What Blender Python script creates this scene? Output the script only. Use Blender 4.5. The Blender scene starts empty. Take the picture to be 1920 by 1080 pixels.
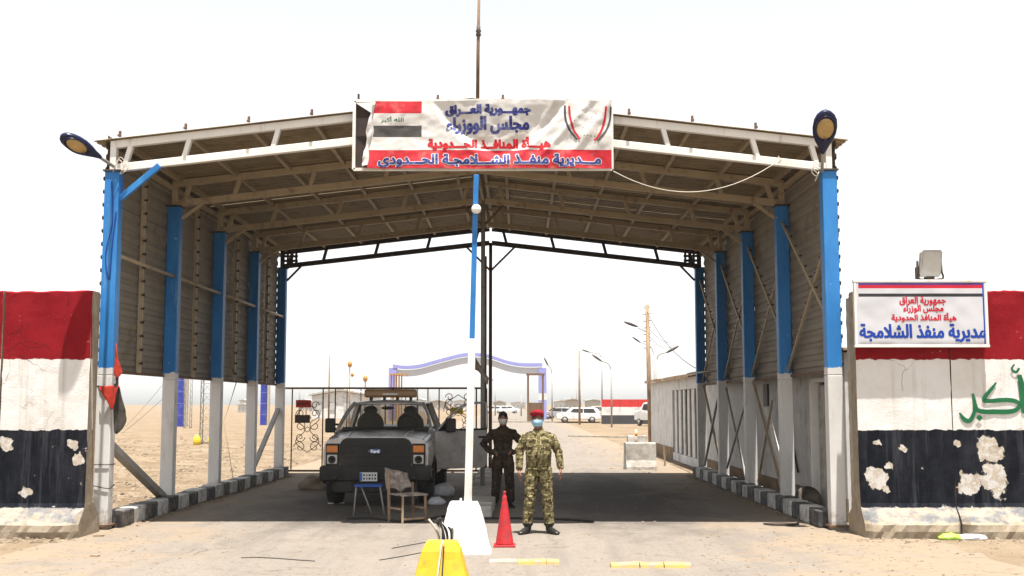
import bpy, bmesh, math, random, unicodedata
from mathutils import Vector, Matrix, noise, geometry
R = random.Random(11)
PI = math.pi
V = Vector
scn = bpy.context.scene
COL = scn.collection

# ------------------------------------------------------------------ camera, sky, sun, exposure
F_PX, PITCH, YAW, CAM_H = 2160.0, 0.1005, 0.0060, 1.84
cam = bpy.data.cameras.new('camera')
cam_o = bpy.data.objects.new('camera', cam)
COL.objects.link(cam_o)
cam_o.location = (0, 0, CAM_H)
cam_o.rotation_euler = (PI/2 + PITCH, 0, YAW)
cam.sensor_width = 36.0
cam.lens = F_PX/1920*36.0
cam.clip_start = 0.1
cam.clip_end = 6000
scn.camera = cam_o

SUN_DIR = V((-0.045, 0.20, -1.0)).normalized()          # the way the light travels
world = bpy.data.worlds.new('World')
scn.world = world
world.use_nodes = True
wn, wl = world.node_tree.nodes, world.node_tree.links
sky = wn.new('ShaderNodeTexSky')
sky.sky_type = 'NISHITA'
sky.sun_disc = False
sky.sun_elevation = math.asin(-SUN_DIR.z)
sky.sun_rotation = math.atan2(-SUN_DIR.x, -SUN_DIR.y)
sky.air_density = 1.0
sky.dust_density = 1.0
sky.ozone_density = 1.0
hsv = wn.new('ShaderNodeHueSaturation')
hsv.inputs['Saturation'].default_value = 0.14
wl.new(sky.outputs[0], hsv.inputs['Color'])
wl.new(hsv.outputs[0], wn['Background'].inputs[0])
wn['Background'].inputs[1].default_value = 0.096
sun = bpy.data.lights.new('sun', 'SUN')
sun.energy = 5.0
sun.angle = math.radians(0.53)
sun.color = (1.0, 0.955, 0.89)
sun_o = bpy.data.objects.new('sun', sun)
COL.objects.link(sun_o)
sun_o.rotation_euler = SUN_DIR.to_track_quat('-Z', 'Y').to_euler()
scn.view_settings.view_transform = 'Standard'
scn.view_settings.look = 'None'
scn.view_settings.gamma = 1.0
scn.view_settings.use_curve_mapping = False
scn.view_settings.exposure = 1.4
scn.cycles.max_bounces = 8
scn.cycles.diffuse_bounces = 5

# ------------------------------------------------------------------ pixel helpers (photo is 1920 x 1080)
def ray(px, py):
    dx, dz = (px-960)/F_PX, (540-py)/F_PX
    c, s = math.cos(PITCH), math.sin(PITCH)
    x, y, z = dx, c-dz*s, s+dz*c
    c, s = math.cos(YAW), math.sin(YAW)
    return V((x*c-y*s, x*s+y*c, z))
def at(px, py, Y):
    d = ray(px, py)
    k = Y/d.y
    return V((d.x*k, Y, CAM_H+d.z*k))
def gnd(px, py, z=0.0):
    d = ray(px, py)
    k = (z-CAM_H)/d.z
    return V((d.x*k, d.y*k, z))

# ------------------------------------------------------------------ mesh helpers
class MB:
    def __init__(self):
        self.v, self.f, self.m, self.s = [], [], [], []
    def add(self, vs, fs, mi=0, smooth=False):
        b = len(self.v)
        self.v += [V(p) for p in vs]
        for f in fs:
            self.f.append([b+i for i in f]); self.m.append(mi); self.s.append(smooth)
        return self
    def box(self, c, s, rot=None, mi=0):
        c = V(c); h = V(s)/2
        ps = [V((x*h.x, y*h.y, z*h.z)) for x in (-1, 1) for y in (-1, 1) for z in (-1, 1)]
        if rot is not None: ps = [rot @ p for p in ps]
        return self.add([c+p for p in ps], [(0,1,3,2),(4,6,7,5),(0,4,5,1),(2,3,7,6),(0,2,6,4),(1,5,7,3)], mi)
    def beam(self, p, q, w, h, up=(0,0,1), mi=0):
        p, q = V(p), V(q); t = (q-p).normalized(); u = V(up)
        s = t.cross(u)
        if s.length < 1e-4: s = t.cross(V((0,1,0)))
        s.normalize(); n = s.cross(t)
        vs = []
        for o in (p, q):
            for a, b in ((-1,-1),(1,-1),(1,1),(-1,1)): vs.append(o+s*(a*w/2)+n*(b*h/2))
        return self.add(vs, [(3,2,1,0),(4,5,6,7),(0,1,5,4),(1,2,6,5),(2,3,7,6),(3,0,4,7)], mi)
    def tube(self, pts, r, n=8, mi=0, caps=True, smooth=True, ref=None):
        pts = [V(p) for p in pts]; m = len(pts)
        rs = r if isinstance(r, (list, tuple)) else [r]*m
        vs = []; prev = None
        for i, p in enumerate(pts):
            t = (pts[min(i+1, m-1)]-pts[max(i-1, 0)]).normalized()
            if prev is None:
                a = V(ref) if ref else (V((0,0,1)) if abs(t.z) < .9 else V((1,0,0)))
            else: a = prev
            a = (a-t*a.dot(t))
            if a.length < 1e-5: a = t.orthogonal()
            a.normalize(); prev = a; b = t.cross(a)
            rr = rs[i]
            ra, rb = rr if isinstance(rr, (list, tuple)) else (rr, rr)
            for k in range(n):
                th = 2*PI*k/n
                vs.append(p+a*(ra*math.cos(th))+b*(rb*math.sin(th)))
        fs = []
        for i in range(m-1):
            for k in range(n):
                k2 = (k+1) % n
                fs.append((i*n+k, i*n+k2, (i+1)*n+k2, (i+1)*n+k))
        self.add(vs, fs, mi, smooth)
        if caps:
            b = len(self.v)-len(vs)
            self.f.append([b+k for k in reversed(range(n))]); self.m.append(mi); self.s.append(False)
            self.f.append([b+(m-1)*n+k for k in range(n)]); self.m.append(mi); self.s.append(False)
        return self
    def lathe(self, prof, n=16, c=(0,0,0), rot=None, mi=0, smooth=True):
        c = V(c); vs = []
        for r, z in prof:
            for k in range(n):
                th = 2*PI*k/n; p = V((r*math.cos(th), r*math.sin(th), z))
                vs.append(c+(rot @ p if rot is not None else p))
        fs = []
        for i in range(len(prof)-1):
            for k in range(n):
                k2 = (k+1) % n
                fs.append((i*n+k, i*n+k2, (i+1)*n+k2, (i+1)*n+k))
        fs.append(tuple(reversed(range(n)))); fs.append(tuple((len(prof)-1)*n+k for k in range(n)))
        return self.add(vs, fs, mi, smooth)
    def ell(self, c, r, n=16, m=10, rot=None, mi=0):
        prof = []
        for i in range(m+1):
            a = -PI/2+PI*i/m
            prof.append((max(math.cos(a), 1e-3), math.sin(a)))
        b = len(self.v)
        self.lathe(prof, n, (0,0,0), None, mi, True)
        for i in range(b, len(self.v)):
            p = self.v[i]; p = V((p.x*r[0], p.y*r[1], p.z*r[2]))
            self.v[i] = V(c)+(rot @ p if rot is not None else p)
        return self
    def grid(self, rows, mi=0, smooth=True, closed=False):
        m = len(rows[0]); vs = [p for r in rows for p in r]; fs = []
        for i in range(len(rows)-1):
            for k in range(m if closed else m-1):
                k2 = (k+1) % m
                fs.append((i*m+k, i*m+k2, (i+1)*m+k2, (i+1)*m+k))
        return self.add(vs, fs, mi, smooth)
    def prism(self, poly, fn, w0, w1, mi=0):
        n = len(poly)
        vs = [fn(u, v, w0) for u, v in poly]+[fn(u, v, w1) for u, v in poly]
        fs = [tuple(reversed(range(n))), tuple(range(n, 2*n))]
        for i in range(n):
            j = (i+1) % n; fs.append((i, j, n+j, n+i))
        return self.add(vs, fs, mi)
    def mesh(self, name, mats, origin=None):
        me = bpy.data.meshes.new(name)
        o = V(origin) if origin is not None else V((0,0,0))
        me.from_pydata([tuple(p-o) for p in self.v], [], self.f)
        if not isinstance(mats, (list, tuple)): mats = [mats]
        for m in mats: me.materials.append(m)
        me.polygons.foreach_set('material_index', self.m)
        me.polygons.foreach_set('use_smooth', self.s)
        bm = bmesh.new(); bm.from_mesh(me); bmesh.ops.recalc_face_normals(bm, faces=bm.faces); bm.to_mesh(me); bm.free()
        me.update()
        return me
    def build(self, name, mats, parent=None, bevel=0, seg=2):
        """world-space vertices -> one object; its origin sits at the mesh's centre bottom"""
        xs = [p.x for p in self.v]; ys = [p.y for p in self.v]; zs = [p.z for p in self.v]
        o = V(((min(xs)+max(xs))/2, (min(ys)+max(ys))/2, min(zs)))
        me = self.mesh(name, mats, o)
        ob = bpy.data.objects.new(name, me); COL.objects.link(ob)
        ob.location = o
        adopt(ob, parent)
        if bevel:
            b = ob.modifiers.new('bevel', 'BEVEL'); b.width = bevel; b.segments = seg; b.limit_method = 'ANGLE'; b.angle_limit = math.radians(35)
        return ob
WM = {}
def wmat(o):
    return WM.get(o.name, Matrix.LocRotScale(o.location, o.rotation_euler, o.scale))
def adopt(ob, parent):
    """parent without moving: ob.location is a world position so far"""
    w = Matrix.LocRotScale(ob.location, ob.rotation_euler, ob.scale)
    if parent is not None:
        ob.parent = parent
        ob.matrix_basis = wmat(parent).inverted() @ w
    WM[ob.name] = w
def inst(me, name, loc, rot=(0,0,0), parent=None, scale=(1,1,1)):
    ob = bpy.data.objects.new(name, me); COL.objects.link(ob)
    ob.location = loc; ob.rotation_euler = rot; ob.scale = scale
    adopt(ob, parent)
    return ob
def tag(o, label=None, cat=None, group=None, kind=None):
    if label: o['label'] = label
    if cat: o['category'] = cat
    if group: o['group'] = group
    if kind: o['kind'] = kind
    return o
def thing(name, label, cat, loc, group=None, rotz=0):
    o = bpy.data.objects.new(name, None); COL.objects.link(o)
    o.location = loc; o.rotation_euler = (0,0,rotz); o.empty_display_size = .2
    WM[o.name] = Matrix.LocRotScale(V(loc), o.rotation_euler, V((1,1,1)))
    return tag(o, label, cat, group)
def struct(o): return tag(o, kind='structure')
def place(mb, loc, rotz=0):
    """turn a builder's local vertices into world ones"""
    m = Matrix.Translation(V(loc)) @ Matrix.Rotation(rotz, 4, 'Z')
    mb.v = [m @ p for p in mb.v]
    return mb
def bez(p0, p1, p2, p3, n=12):
    p0, p1, p2, p3 = V(p0), V(p1), V(p2), V(p3)
    return [p0*(1-t)**3+p1*3*t*(1-t)**2+p2*3*t*t*(1-t)+p3*t**3 for t in [i/n for i in range(n+1)]]
def sag(p, q, d, n=12):
    p, q = V(p), V(q)
    return [p.lerp(q, i/n)-V((0,0,d*4*(i/n)*(1-i/n))) for i in range(n+1)]
def smooth(pts, n=6):
    """Catmull-Rom through the points"""
    pts = [V(p) for p in pts]; out = []
    for i in range(len(pts)-1):
        a, b, c, d = pts[max(i-1,0)], pts[i], pts[i+1], pts[min(i+2,len(pts)-1)]
        for k in range(n):
            t = k/n
            out.append(.5*((2*b)+(c-a)*t+(2*a-5*b+4*c-d)*t*t+(3*b-a-3*c+d)*t**3))
    out.append(pts[-1]); return out

# ------------------------------------------------------------------ materials
K_ALB = .82                     # one factor on every base colour, tied to the exposure above
class NT:
    """small node-tree writer"""
    def __init__(self, name):
        self.mat = bpy.data.materials.new(name); self.mat.use_nodes = True
        self.n, self.l = self.mat.node_tree.nodes, self.mat.node_tree.links
        self.b = self.n['Principled BSDF']
        self.geo = self.n.new('ShaderNodeNewGeometry')
        self.pos = self.geo.outputs['Position']
    def val(self, sock, x):
        if isinstance(x, bpy.types.NodeSocket): self.l.new(x, sock)
        elif isinstance(x, (tuple, list)) and len(x) == 3 and len(sock.default_value) == 4: sock.default_value = (*[c*K_ALB for c in x], 1)
        else: sock.default_value = x
    def mth(self, op, a, b=0.0, c=0.0, clamp=False):
        nd = self.n.new('ShaderNodeMath'); nd.operation = op; nd.use_clamp = clamp
        self.val(nd.inputs[0], a); self.val(nd.inputs[1], b); self.val(nd.inputs[2], c)
        return nd.outputs[0]
    def vec(self, op, a, b):
        nd = self.n.new('ShaderNodeVectorMath'); nd.operation = op
        self.val(nd.inputs[0], a); self.val(nd.inputs[1], b)
        return nd.outputs['Value'] if op in ('DISTANCE','LENGTH','DOT_PRODUCT') else nd.outputs[0]
    def noise(self, scale, detail=4, rough=.55, vec=None, dist=0):
        nd = self.n.new('ShaderNodeTexNoise'); nd.inputs['Scale'].default_value = scale
        nd.inputs['Detail'].default_value = detail; nd.inputs['Roughness'].default_value = rough; nd.inputs['Distortion'].default_value = dist
        self.l.new(vec if vec is not None else self.pos, nd.inputs['Vector'])
        return nd.outputs['Fac']
    def ramp(self, x, lo, hi, a=0.0, b=1.0):
        nd = self.n.new('ShaderNodeMapRange'); nd.clamp = True
        self.val(nd.inputs[0], x); nd.inputs[1].default_value = lo; nd.inputs[2].default_value = hi
        nd.inputs[3].default_value = a; nd.inputs[4].default_value = b
        return nd.outputs[0]
    def mix(self, f, a, b):
        nd = self.n.new('ShaderNodeMix'); nd.data_type = 'RGBA'
        self.val(nd.inputs[0], f); self.val(nd.inputs[6], a); self.val(nd.inputs[7], b)
        return nd.outputs[2]
    def sep(self, v=None):
        nd = self.n.new('ShaderNodeSeparateXYZ'); self.l.new(v if v is not None else self.pos, nd.inputs[0])
        return nd.outputs
    def scl(self, s, v=None):
        return self.vec('MULTIPLY', v if v is not None else self.pos, s)
    def bump(self, h, strength=.3, dist=.01):
        nd = self.n.new('ShaderNodeBump'); nd.inputs['Strength'].default_value = strength; nd.inputs['Distance'].default_value = dist
        self.l.new(h, nd.inputs['Height']); self.l.new(nd.outputs[0], self.b.inputs['Normal'])
    def out(self, color, rough=.8, metal=0.0, spec=.3):
        self.val(self.b.inputs['Base Color'], color); self.val(self.b.inputs['Roughness'], rough)
        self.b.inputs['Metallic'].default_value = metal; self.b.inputs['Specular IOR Level'].default_value = spec
        return self.mat

def paint(name, col, rough=.6, metal=0.0, var=.18, scale=3.0, dirt=None, damt=.25, dscale=2.2, bump=.12, bscale=60, spec=.3, streak=False):
    """plain colour with uneven tone, patches of dirt or wear and fine relief"""
    t = NT(name)
    n1 = t.noise(scale, 5, .6)
    c = t.mix(t.ramp(n1, .3, .72), tuple(x*(1-var) for x in col), tuple(min(1, x*(1+var*.6)) for x in col))
    if dirt is not None:
        v = t.scl((1, 1, .16 if streak else 1))
        n2 = t.noise(dscale, 7, .68, v)
        c = t.mix(t.ramp(n2, .60-damt*.35, .74-damt*.2), c, dirt)
    t.bump(t.noise(bscale, 3, .6), bump, .004)
    return t.out(c, t.ramp(n1, .2, .8, rough-.08, min(1, rough+.1)), metal, spec)

MT = {}
MT['white_paint'] = paint('white_paint', (.80,.77,.72), .55, var=.08, dirt=(.50,.41,.30), damt=.08, dscale=5, streak=True)
MT['tan_steel'] = paint('tan_steel', (.44,.345,.22), .6, dirt=(.20,.13,.07), damt=.2, dscale=6)
MT['dark_steel'] = paint('dark_steel', (.055,.043,.036), .6, dirt=(.11,.07,.04), damt=.3, dscale=6)
MT['rust_steel'] = paint('rust_steel', (.19,.105,.055), .7, dirt=(.08,.05,.04), damt=.3, dscale=6)
MT['grey_steel'] = paint('grey_steel', (.34,.33,.31), .55, dirt=(.2,.14,.1), damt=.2, dscale=6)
MT['col_white'] = paint('column_white_paint', (.74,.725,.70), .6, dirt=(.42,.37,.31), damt=.2, dscale=3.2, streak=True)
MT['blue_paint'] = paint('column_blue_paint', (.022,.185,.50), .42, var=.3, scale=2.2, dirt=(.05,.26,.56), damt=.3, dscale=2.5, streak=True)
MT['deep_blue'] = paint('deep_blue_paint', (.028,.045,.33), .45, var=.2, dirt=(.12,.14,.5), damt=.2)
MT['navy'] = paint('navy_enamel', (.006,.008,.045), .3, var=.2, bump=.03)
MT['lens_amber'] = paint('lamp_lens', (.42,.27,.09), .25, var=.25, bump=.05, spec=.5)
MT['black'] = paint('black_rubber', (.022,.021,.021), .7, dirt=(.12,.1,.08), damt=.12)
MT['bolt'] = paint('bolt_steel', (.045,.038,.034), .6)
MT['sheet_roof'] = paint('roof_sheet_metal', (.25,.19,.105), .65, var=.2, scale=1.4, dirt=(.145,.098,.05), damt=.3, dscale=2.4)
MT['sheet_wall'] = paint('wall_sheet_metal', (.27,.235,.18), .65, var=.22, scale=1.6, dirt=(.19,.155,.11), damt=.3, dscale=1.6)
MT['concrete'] = paint('concrete', (.42,.37,.30), .9, var=.2, scale=5, dirt=(.26,.21,.16), damt=.35, dscale=3, bump=.5, bscale=45)
MT['pale_concrete'] = paint('pale_concrete', (.52,.49,.44), .9, var=.2, scale=5, dirt=(.30,.27,.23), damt=.4, dscale=3, bump=.4, bscale=45)
MT['kerb_white'] = paint('kerb_white_paint', (.66,.65,.62), .8, dirt=(.30,.27,.24), damt=.5, dscale=7, bump=.4)
MT['kerb_black'] = paint('kerb_black_paint', (.05,.05,.055), .75, dirt=(.22,.19,.16), damt=.4, dscale=7, bump=.4)
MT['block_white'] = paint('block_white_paint', (.83,.82,.80), .75, var=.1, dirt=(.36,.33,.29), damt=.14, dscale=8, bump=.35, bscale=35)
MT['block_yellow'] = paint('block_yellow_paint', (.62,.385,.02), .7, var=.12, dirt=(.40,.27,.06), damt=.16, dscale=7, bump=.35, bscale=35)
MT['worn_yellow'] = paint('worn_yellow_paint', (.56,.37,.09), .8, var=.2, dirt=(.36,.29,.21), damt=.5, dscale=9, bump=.4)
MT['cone_red'] = paint('cone_plastic', (.52,.014,.022), .5, var=.2, scale=7, dirt=(.27,.03,.03), damt=.45, dscale=12, spec=.4)
MT['bg_white'] = paint('plaster_white', (.70,.69,.67), .85, dirt=(.40,.37,.33), damt=.16, dscale=1.3)
MT['brown_band'] = paint('brown_skirting', (.20,.13,.07), .85, dirt=(.34,.26,.17), damt=.4)
MT['rust_tin'] = paint('rusty_tin', (.33,.15,.06), .7, dirt=(.60,.50,.33), damt=.5, dscale=4)
MT['wood'] = paint('weathered_wood', (.34,.24,.15), .85, var=.3, dirt=(.14,.09,.06), damt=.35, dscale=6, streak=True)
MT['cable'] = paint('cable_sheath', (.03,.028,.026), .6)
MT['pale_cable'] = paint('pale_cable', (.55,.5,.42), .6)
MT['silver'] = paint('silver_car_paint', (.56,.55,.54), .28, .35, var=.05, scale=1.5, dirt=(.40,.345,.275), damt=.3, dscale=3.5, bump=.02, spec=.5)
MT['car_white'] = paint('white_car_paint', (.78,.78,.77), .25, 0, var=.05, dirt=(.5,.45,.38), damt=.15, bump=.02, spec=.5)
MT['car_black'] = paint('black_trim', (.011,.010,.009), .45, var=.25, dirt=(.04,.032,.026), damt=.3, bump=.05)
MT['grille'] = paint('grille_black', (.016,.014,.013), .4, var=.25, dirt=(.05,.04,.03), damt=.25, bump=.05)
MT['chrome'] = paint('chrome', (.75,.75,.75), .15, 1.0, var=.05, bump=.0)
MT['orange_lens'] = paint('orange_lens', (.75,.22,.02), .25, var=.1, bump=.02, spec=.5)
MT['clear_lens'] = paint('clear_lens', (.62,.6,.55), .15, .2, var=.2, scale=20, bump=.02, spec=.6)
MT['plate_white'] = paint('plate_white', (.75,.75,.74), .5, var=.06)
MT['plate_blue'] = paint('plate_blue', (.05,.14,.45), .5, var=.06)
MT['rubber'] = paint('tyre_rubber', (.03,.028,.026), .85, dirt=(.16,.13,.1), damt=.35)
MT['seat_cloth'] = paint('seat_cloth', (.09,.075,.06), .9)
MT['red_plate'] = paint('red_sign_paint', (.62,.03,.025), .5, dirt=(.3,.03,.03), damt=.3, dscale=12)
MT['yellow_plate'] = paint('yellow_sign_paint', (.75,.55,.03), .5, dirt=(.5,.35,.05), damt=.3, dscale=12)
MT['blue_seat'] = paint('blue_plastic', (.03,.12,.5), .45, var=.2)
MT['sack'] = paint('white_sack', (.72,.73,.75), .6, var=.15, scale=12, dirt=(.4,.42,.5), damt=.2, dscale=9)
MT['bag_green'] = paint('green_plastic_bag', (.42,.66,.10), .45, var=.2, scale=12)
MT['red_cloth'] = paint('red_cloth', (.5,.04,.022), .85, var=.35, scale=8)
MT['dark_cloth'] = paint('dark_cloth', (.085,.075,.065), .9, var=.5, scale=9)
MT['rag'] = paint('worn_rag', (.36,.31,.27), .9, var=.4, scale=14, dirt=(.14,.1,.08), damt=.4, dscale=10)
MT['board'] = paint('dark_board', (.05,.032,.025), .8, var=.4, scale=4)
MT['cloth_white'] = paint('banner_white', (.64,.62,.59), .75, var=.06, scale=2.5, dirt=(.50,.45,.39), damt=.2, dscale=2.0, bump=.02)
MT['cloth_red'] = paint('banner_red', (.52,.014,.027), .75, var=.2, scale=3, dirt=(.55,.12,.11), damt=.22, dscale=4, bump=.02)
MT['cloth_black'] = paint('banner_black', (.075,.068,.065), .75, var=.25, scale=4, bump=.02)
MT['ink_blue'] = paint('ink_blue', (.022,.030,.19), .7, var=.3, scale=7, dirt=(.16,.18,.38), damt=.34, dscale=5, bump=0)
MT['ink_red'] = paint('ink_red', (.50,.006,.016), .7, var=.15, bump=0)
MT['ink_green'] = paint('ink_green', (.006,.13,.045), .7, var=.2, bump=0)
MT['ink_dark'] = paint('ink_dark', (.05,.05,.055), .7, bump=0)
MT['sign_white'] = paint('sign_white', (.56,.56,.59), .4, var=.05, bump=.02)
MT['sign_blue'] = paint('sign_blue', (.005,.045,.33), .45, var=.1, bump=0)
MT['sign_red'] = paint('sign_red', (.50,.008,.03), .45, var=.1, bump=0)
MT['sign_purple'] = paint('sign_purple', (.05,.015,.12), .45, var=.1, bump=0)
MT['sign_black'] = paint('sign_black', (.03,.03,.033), .45, bump=0)
MT['flood_grey'] = paint('floodlight_grey', (.50,.48,.44), .5, dirt=(.3,.26,.2), damt=.3)
MT['glass_dull'] = paint('dull_lamp_glass', (.46,.46,.44), .2, var=.15, bump=0, spec=.6)
MT['skin'] = paint('skin', (.25,.115,.065), .55, var=.1, scale=20, bump=.05)
MT['hair'] = paint('dark_hair', (.02,.015,.012), .7)
MT['mask_blue'] = paint('mask_blue', (.30,.52,.68), .8, var=.08, bump=.05)
MT['mask_white'] = paint('mask_pale', (.60,.56,.50), .8, var=.08, bump=.05)
MT['beret'] = paint('red_felt', (.25,.006,.014), .9, var=.2, scale=20)
MT['boot'] = paint('black_leather', (.02,.018,.016), .4, dirt=(.14,.11,.08), damt=.15)
MT['eye'] = paint('dark_eye', (.015,.012,.01), .3, bump=0)
MT['far_tan'] = paint('far_tan_wall', (.50,.44,.36), .9)
MT['far_orange'] = paint('tower_ochre', (.50,.25,.06), .7)
MT['lattice'] = paint('lattice_steel', (.34,.32,.30), .6)
MT['arch_blue'] = paint('arch_blue', (.30,.31,.66), .5, var=.1)

def glass(name, tint, alpha):
    t = NT(name); t.out(tint, .04, 0, .5)
    t.b.inputs['Alpha'].default_value = alpha
    return t.mat
MT['windshield'] = glass('windscreen_glass', (.08,.085,.075), .42)

def sand_mat():
    t = NT('sand_ground')
    a = t.noise(.35, 6, .62); b = t.noise(3.2, 6, .65); c = t.noise(28, 4, .7)
    d = t.noise(.9, 7, .68, t.scl((.55, 1.0, 1)), .6)
    fld = t.ramp(t.sep()[1], 15.5, 19.5, .35, 1)
    col = t.mix(t.ramp(a, .3, .7), (0.238,0.176,0.115), (0.289,0.227,0.158))
    col = t.mix(t.mth('MULTIPLY', t.ramp(d, .45, .62, 0, .95), fld), col, (0.162,0.111,0.066))
    col = t.mix(t.ramp(d, .30, .40, .7, 0), col, (0.337,0.276,0.204))
    col = t.mix(t.mth('MULTIPLY', t.ramp(b, .46, .66, 0, .85), fld), col, (0.177,0.125,0.077))
    col = t.mix(t.ramp(c, .54, .68, 0, .6), col, (0.328,0.276,0.213))
    col = t.mix(t.ramp(t.noise(60, 2, .5), .64, .71, 0, .6), col, (0.077,0.055,0.037))
    h = t.mth('ADD', t.mth('MULTIPLY', b, .9), t.mth('MULTIPLY', c, .45))
    t.bump(t.mth('ADD', h, t.mth('MULTIPLY', d, 1.2)), .9, .07)
    return t.out(col, .95, 0, .1)
def road_mat():
    t = NT('dusty_asphalt')
    x, y, z = t.sep()
    a = t.noise(.5, 6, .62); b = t.noise(4.5, 6, .65); c = t.noise(26, 5, .78)
    st = t.noise(1.0, 5, .6, t.scl((3.0, .22, 1)))
    col = t.mix(t.ramp(a, .33, .66), (0.204,0.178,0.151), (0.239,0.206,0.173))
    col = t.mix(t.ramp(st, .48, .66, 0, .7), col, (0.170,0.148,0.128))
    col = t.mix(t.ramp(c, .50, .70, 0, .75), col, (0.122,0.107,0.092))
    col = t.mix(t.ramp(c, .30, .45, .6, 0), col, (0.296,0.253,0.208))
    dust = t.noise(.8, 7, .7)
    edge = t.mth('ABSOLUTE', t.mth('ADD', x, .75))
    m = t.mth('ADD', t.ramp(edge, 1.6, 5.6), t.mth('MULTIPLY', t.mth('SUBTRACT', dust, .5), 2.2))
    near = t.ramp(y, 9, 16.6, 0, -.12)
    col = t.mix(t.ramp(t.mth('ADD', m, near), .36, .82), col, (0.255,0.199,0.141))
    col = t.mix(t.ramp(b, .54, .70, 0, .7), col, (0.153,0.121,0.092))
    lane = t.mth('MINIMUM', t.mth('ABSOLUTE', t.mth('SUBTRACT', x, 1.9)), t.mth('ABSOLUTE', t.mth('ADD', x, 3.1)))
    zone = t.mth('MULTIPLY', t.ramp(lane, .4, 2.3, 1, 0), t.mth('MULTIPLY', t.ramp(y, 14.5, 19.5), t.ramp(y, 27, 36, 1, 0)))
    oil_shade = t.ramp(t.mth('ADD', zone, t.mth('MULTIPLY', t.mth('SUBTRACT', t.noise(1.1, 7, .7, t.scl((1.0,.5,1))), .5), 1.9)), .25, .95, 0, .72)  # oil stains in the lanes, also painting in darker shade under the canopy
    col = t.mix(oil_shade, col, (.060,.052,.047))
    vo = t.n.new('ShaderNodeTexVoronoi'); vo.feature = 'DISTANCE_TO_EDGE'; vo.inputs['Scale'].default_value = .42
    wob = t.n.new('ShaderNodeTexNoise'); wob.inputs['Scale'].default_value = 1.7; wob.inputs['Detail'].default_value = 5
    t.l.new(t.pos, wob.inputs['Vector'])
    t.l.new(t.vec('ADD', t.pos, t.vec('MULTIPLY', wob.outputs['Color'], (1.1,1.1,0))), vo.inputs['Vector'])
    crack = t.mth('MULTIPLY', t.ramp(vo.outputs['Distance'], .003, .010, 1, 0), t.ramp(t.noise(.6, 2), .50, .60))
    col = t.mix(t.mth('MULTIPLY', crack, .45), col, (0.066,0.053,0.042))
    t.bump(t.mth('ADD', t.mth('MULTIPLY', c, .5), b), .45, .02)
    return t.out(col, .92, 0, .15)
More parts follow.
